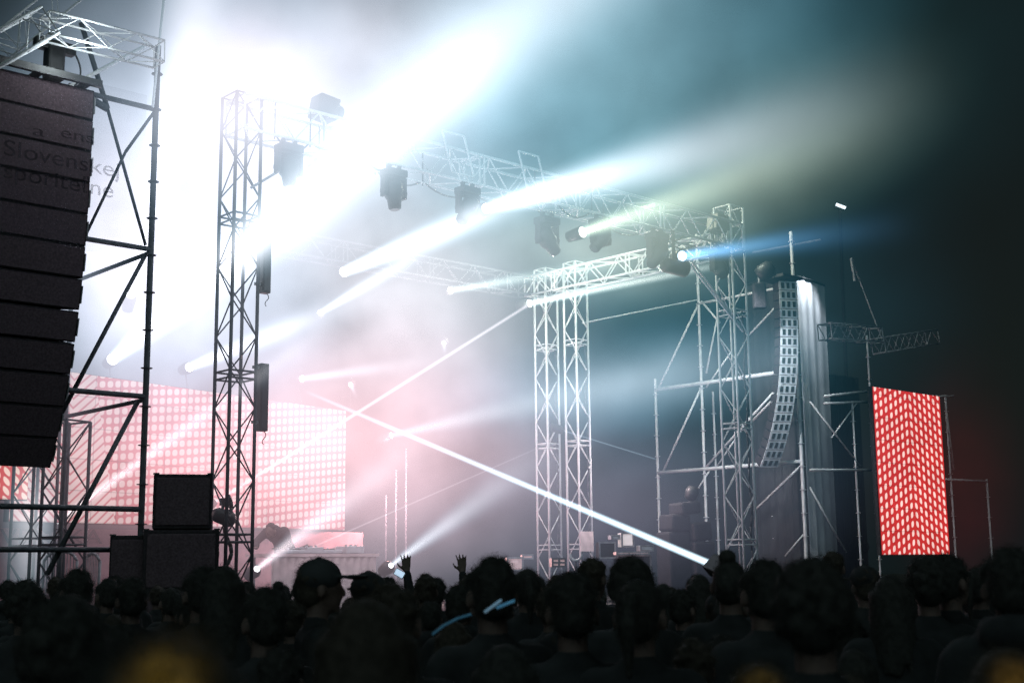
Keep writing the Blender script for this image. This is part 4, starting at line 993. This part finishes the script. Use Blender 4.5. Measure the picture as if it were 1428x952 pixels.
def add_fill():  # soft teal fill from behind the camera, added to lift the dark crowd
    L = bpy.data.lights.new('fill_light', 'SUN'); L.energy = .52; L.angle = R(110); L.color = (.72, 1, 1)
    o = bpy.data.objects.new('fill_light', L); col.objects.link(o); o.rotation_euler = (R(62), 0, R(-8))
add_fill()
def lamp(kind, loc, power, c, radius=.15, aim=None, ang=60, blend=.5):  # lights without fixtures, mostly added to brighten trusses, cloth and heads
    L = bpy.data.lights.new('added_lamp', kind); L.energy = power; L.color = c
    L.shadow_soft_size = radius
    o = bpy.data.objects.new('added_lamp', L); col.objects.link(o); o.location = loc
    if kind == 'SPOT': L.spot_size = R(ang); L.spot_blend = blend
    if aim is not None: o.rotation_euler = (Vector(aim) - Vector(loc)).to_track_quat('-Z', 'Y').to_euler()
    return o
lamp('POINT', PU(738, 418, 4.2), 130, (1, 1, .85), .1)
lamp('POINT', PU(850, 225, 1.6), 260, (1, 1, .75), .15)
lamp('POINT', PU(965, 250, 1.6), 260, (.9, 1, .85), .15)
lamp('POINT', PU(640, 600, 4.2), 130, (1, .8, .82), .2)
lamp('POINT', P(120, 60, 14.9), 30, (.85, .97, 1), .1)
lamp('SPOT', P(1010, 360, 26), 900, (.88, .96, 1), .1, P(1060, 560, 29), 60, .9)
lamp('SPOT', P(1125, 330, 29.6), 750, (.9, .96, 1), .1, P(1142, 480, 30.6), 40, .9)
lamp('POINT', PU(560, 690, 5.0), 300, (1, .5, .5), .2)
lamp('SPOT', PU(690, 290, -.6), 6000, (1, .72, .70), .15, Vector((.6, 7, 1.7)), 62, .8)  # added spot, puts a pink rim on the crowd
lamp('POINT', PU(900, 620, 2.5), 160, (1, .8, .82), .2)

for (px, py, Y, pw, an) in ((236, 955, 1.2, .6, 3.0), (1062, 962, 2.8, .9, 2.0), (1420, 952, 2.5, .9, 2.0)):
    a_ = P(px, py, Y); lamp('SPOT', Vector((a_.x * .4, -.4, 1.55)), pw * 500, (1, .62, .08), .02, a_, an, 1)  # narrow warm spots added behind the camera to yellow the near hair
scn.render.engine = 'CYCLES'
cy = scn.cycles
cy.max_bounces = 4; cy.diffuse_bounces = 0; cy.glossy_bounces = 0; cy.transmission_bounces = 2; cy.transparent_max_bounces = 8; cy.volume_bounces = 0
cy.volume_max_steps = 96; cy.use_denoising = True; cy.denoiser = 'OPENIMAGEDENOISE'; cy.denoising_input_passes = 'RGB_ALBEDO_NORMAL'; cy.denoising_prefilter = 'FAST'
cy.sample_clamp_indirect = 2; cy.sample_clamp_direct = 0
cy.use_adaptive_sampling = True; cy.adaptive_threshold = .15; cy.adaptive_min_samples = 16
scn.view_settings.view_transform = 'Standard'; scn.view_settings.look = 'None'; scn.view_settings.exposure = 0
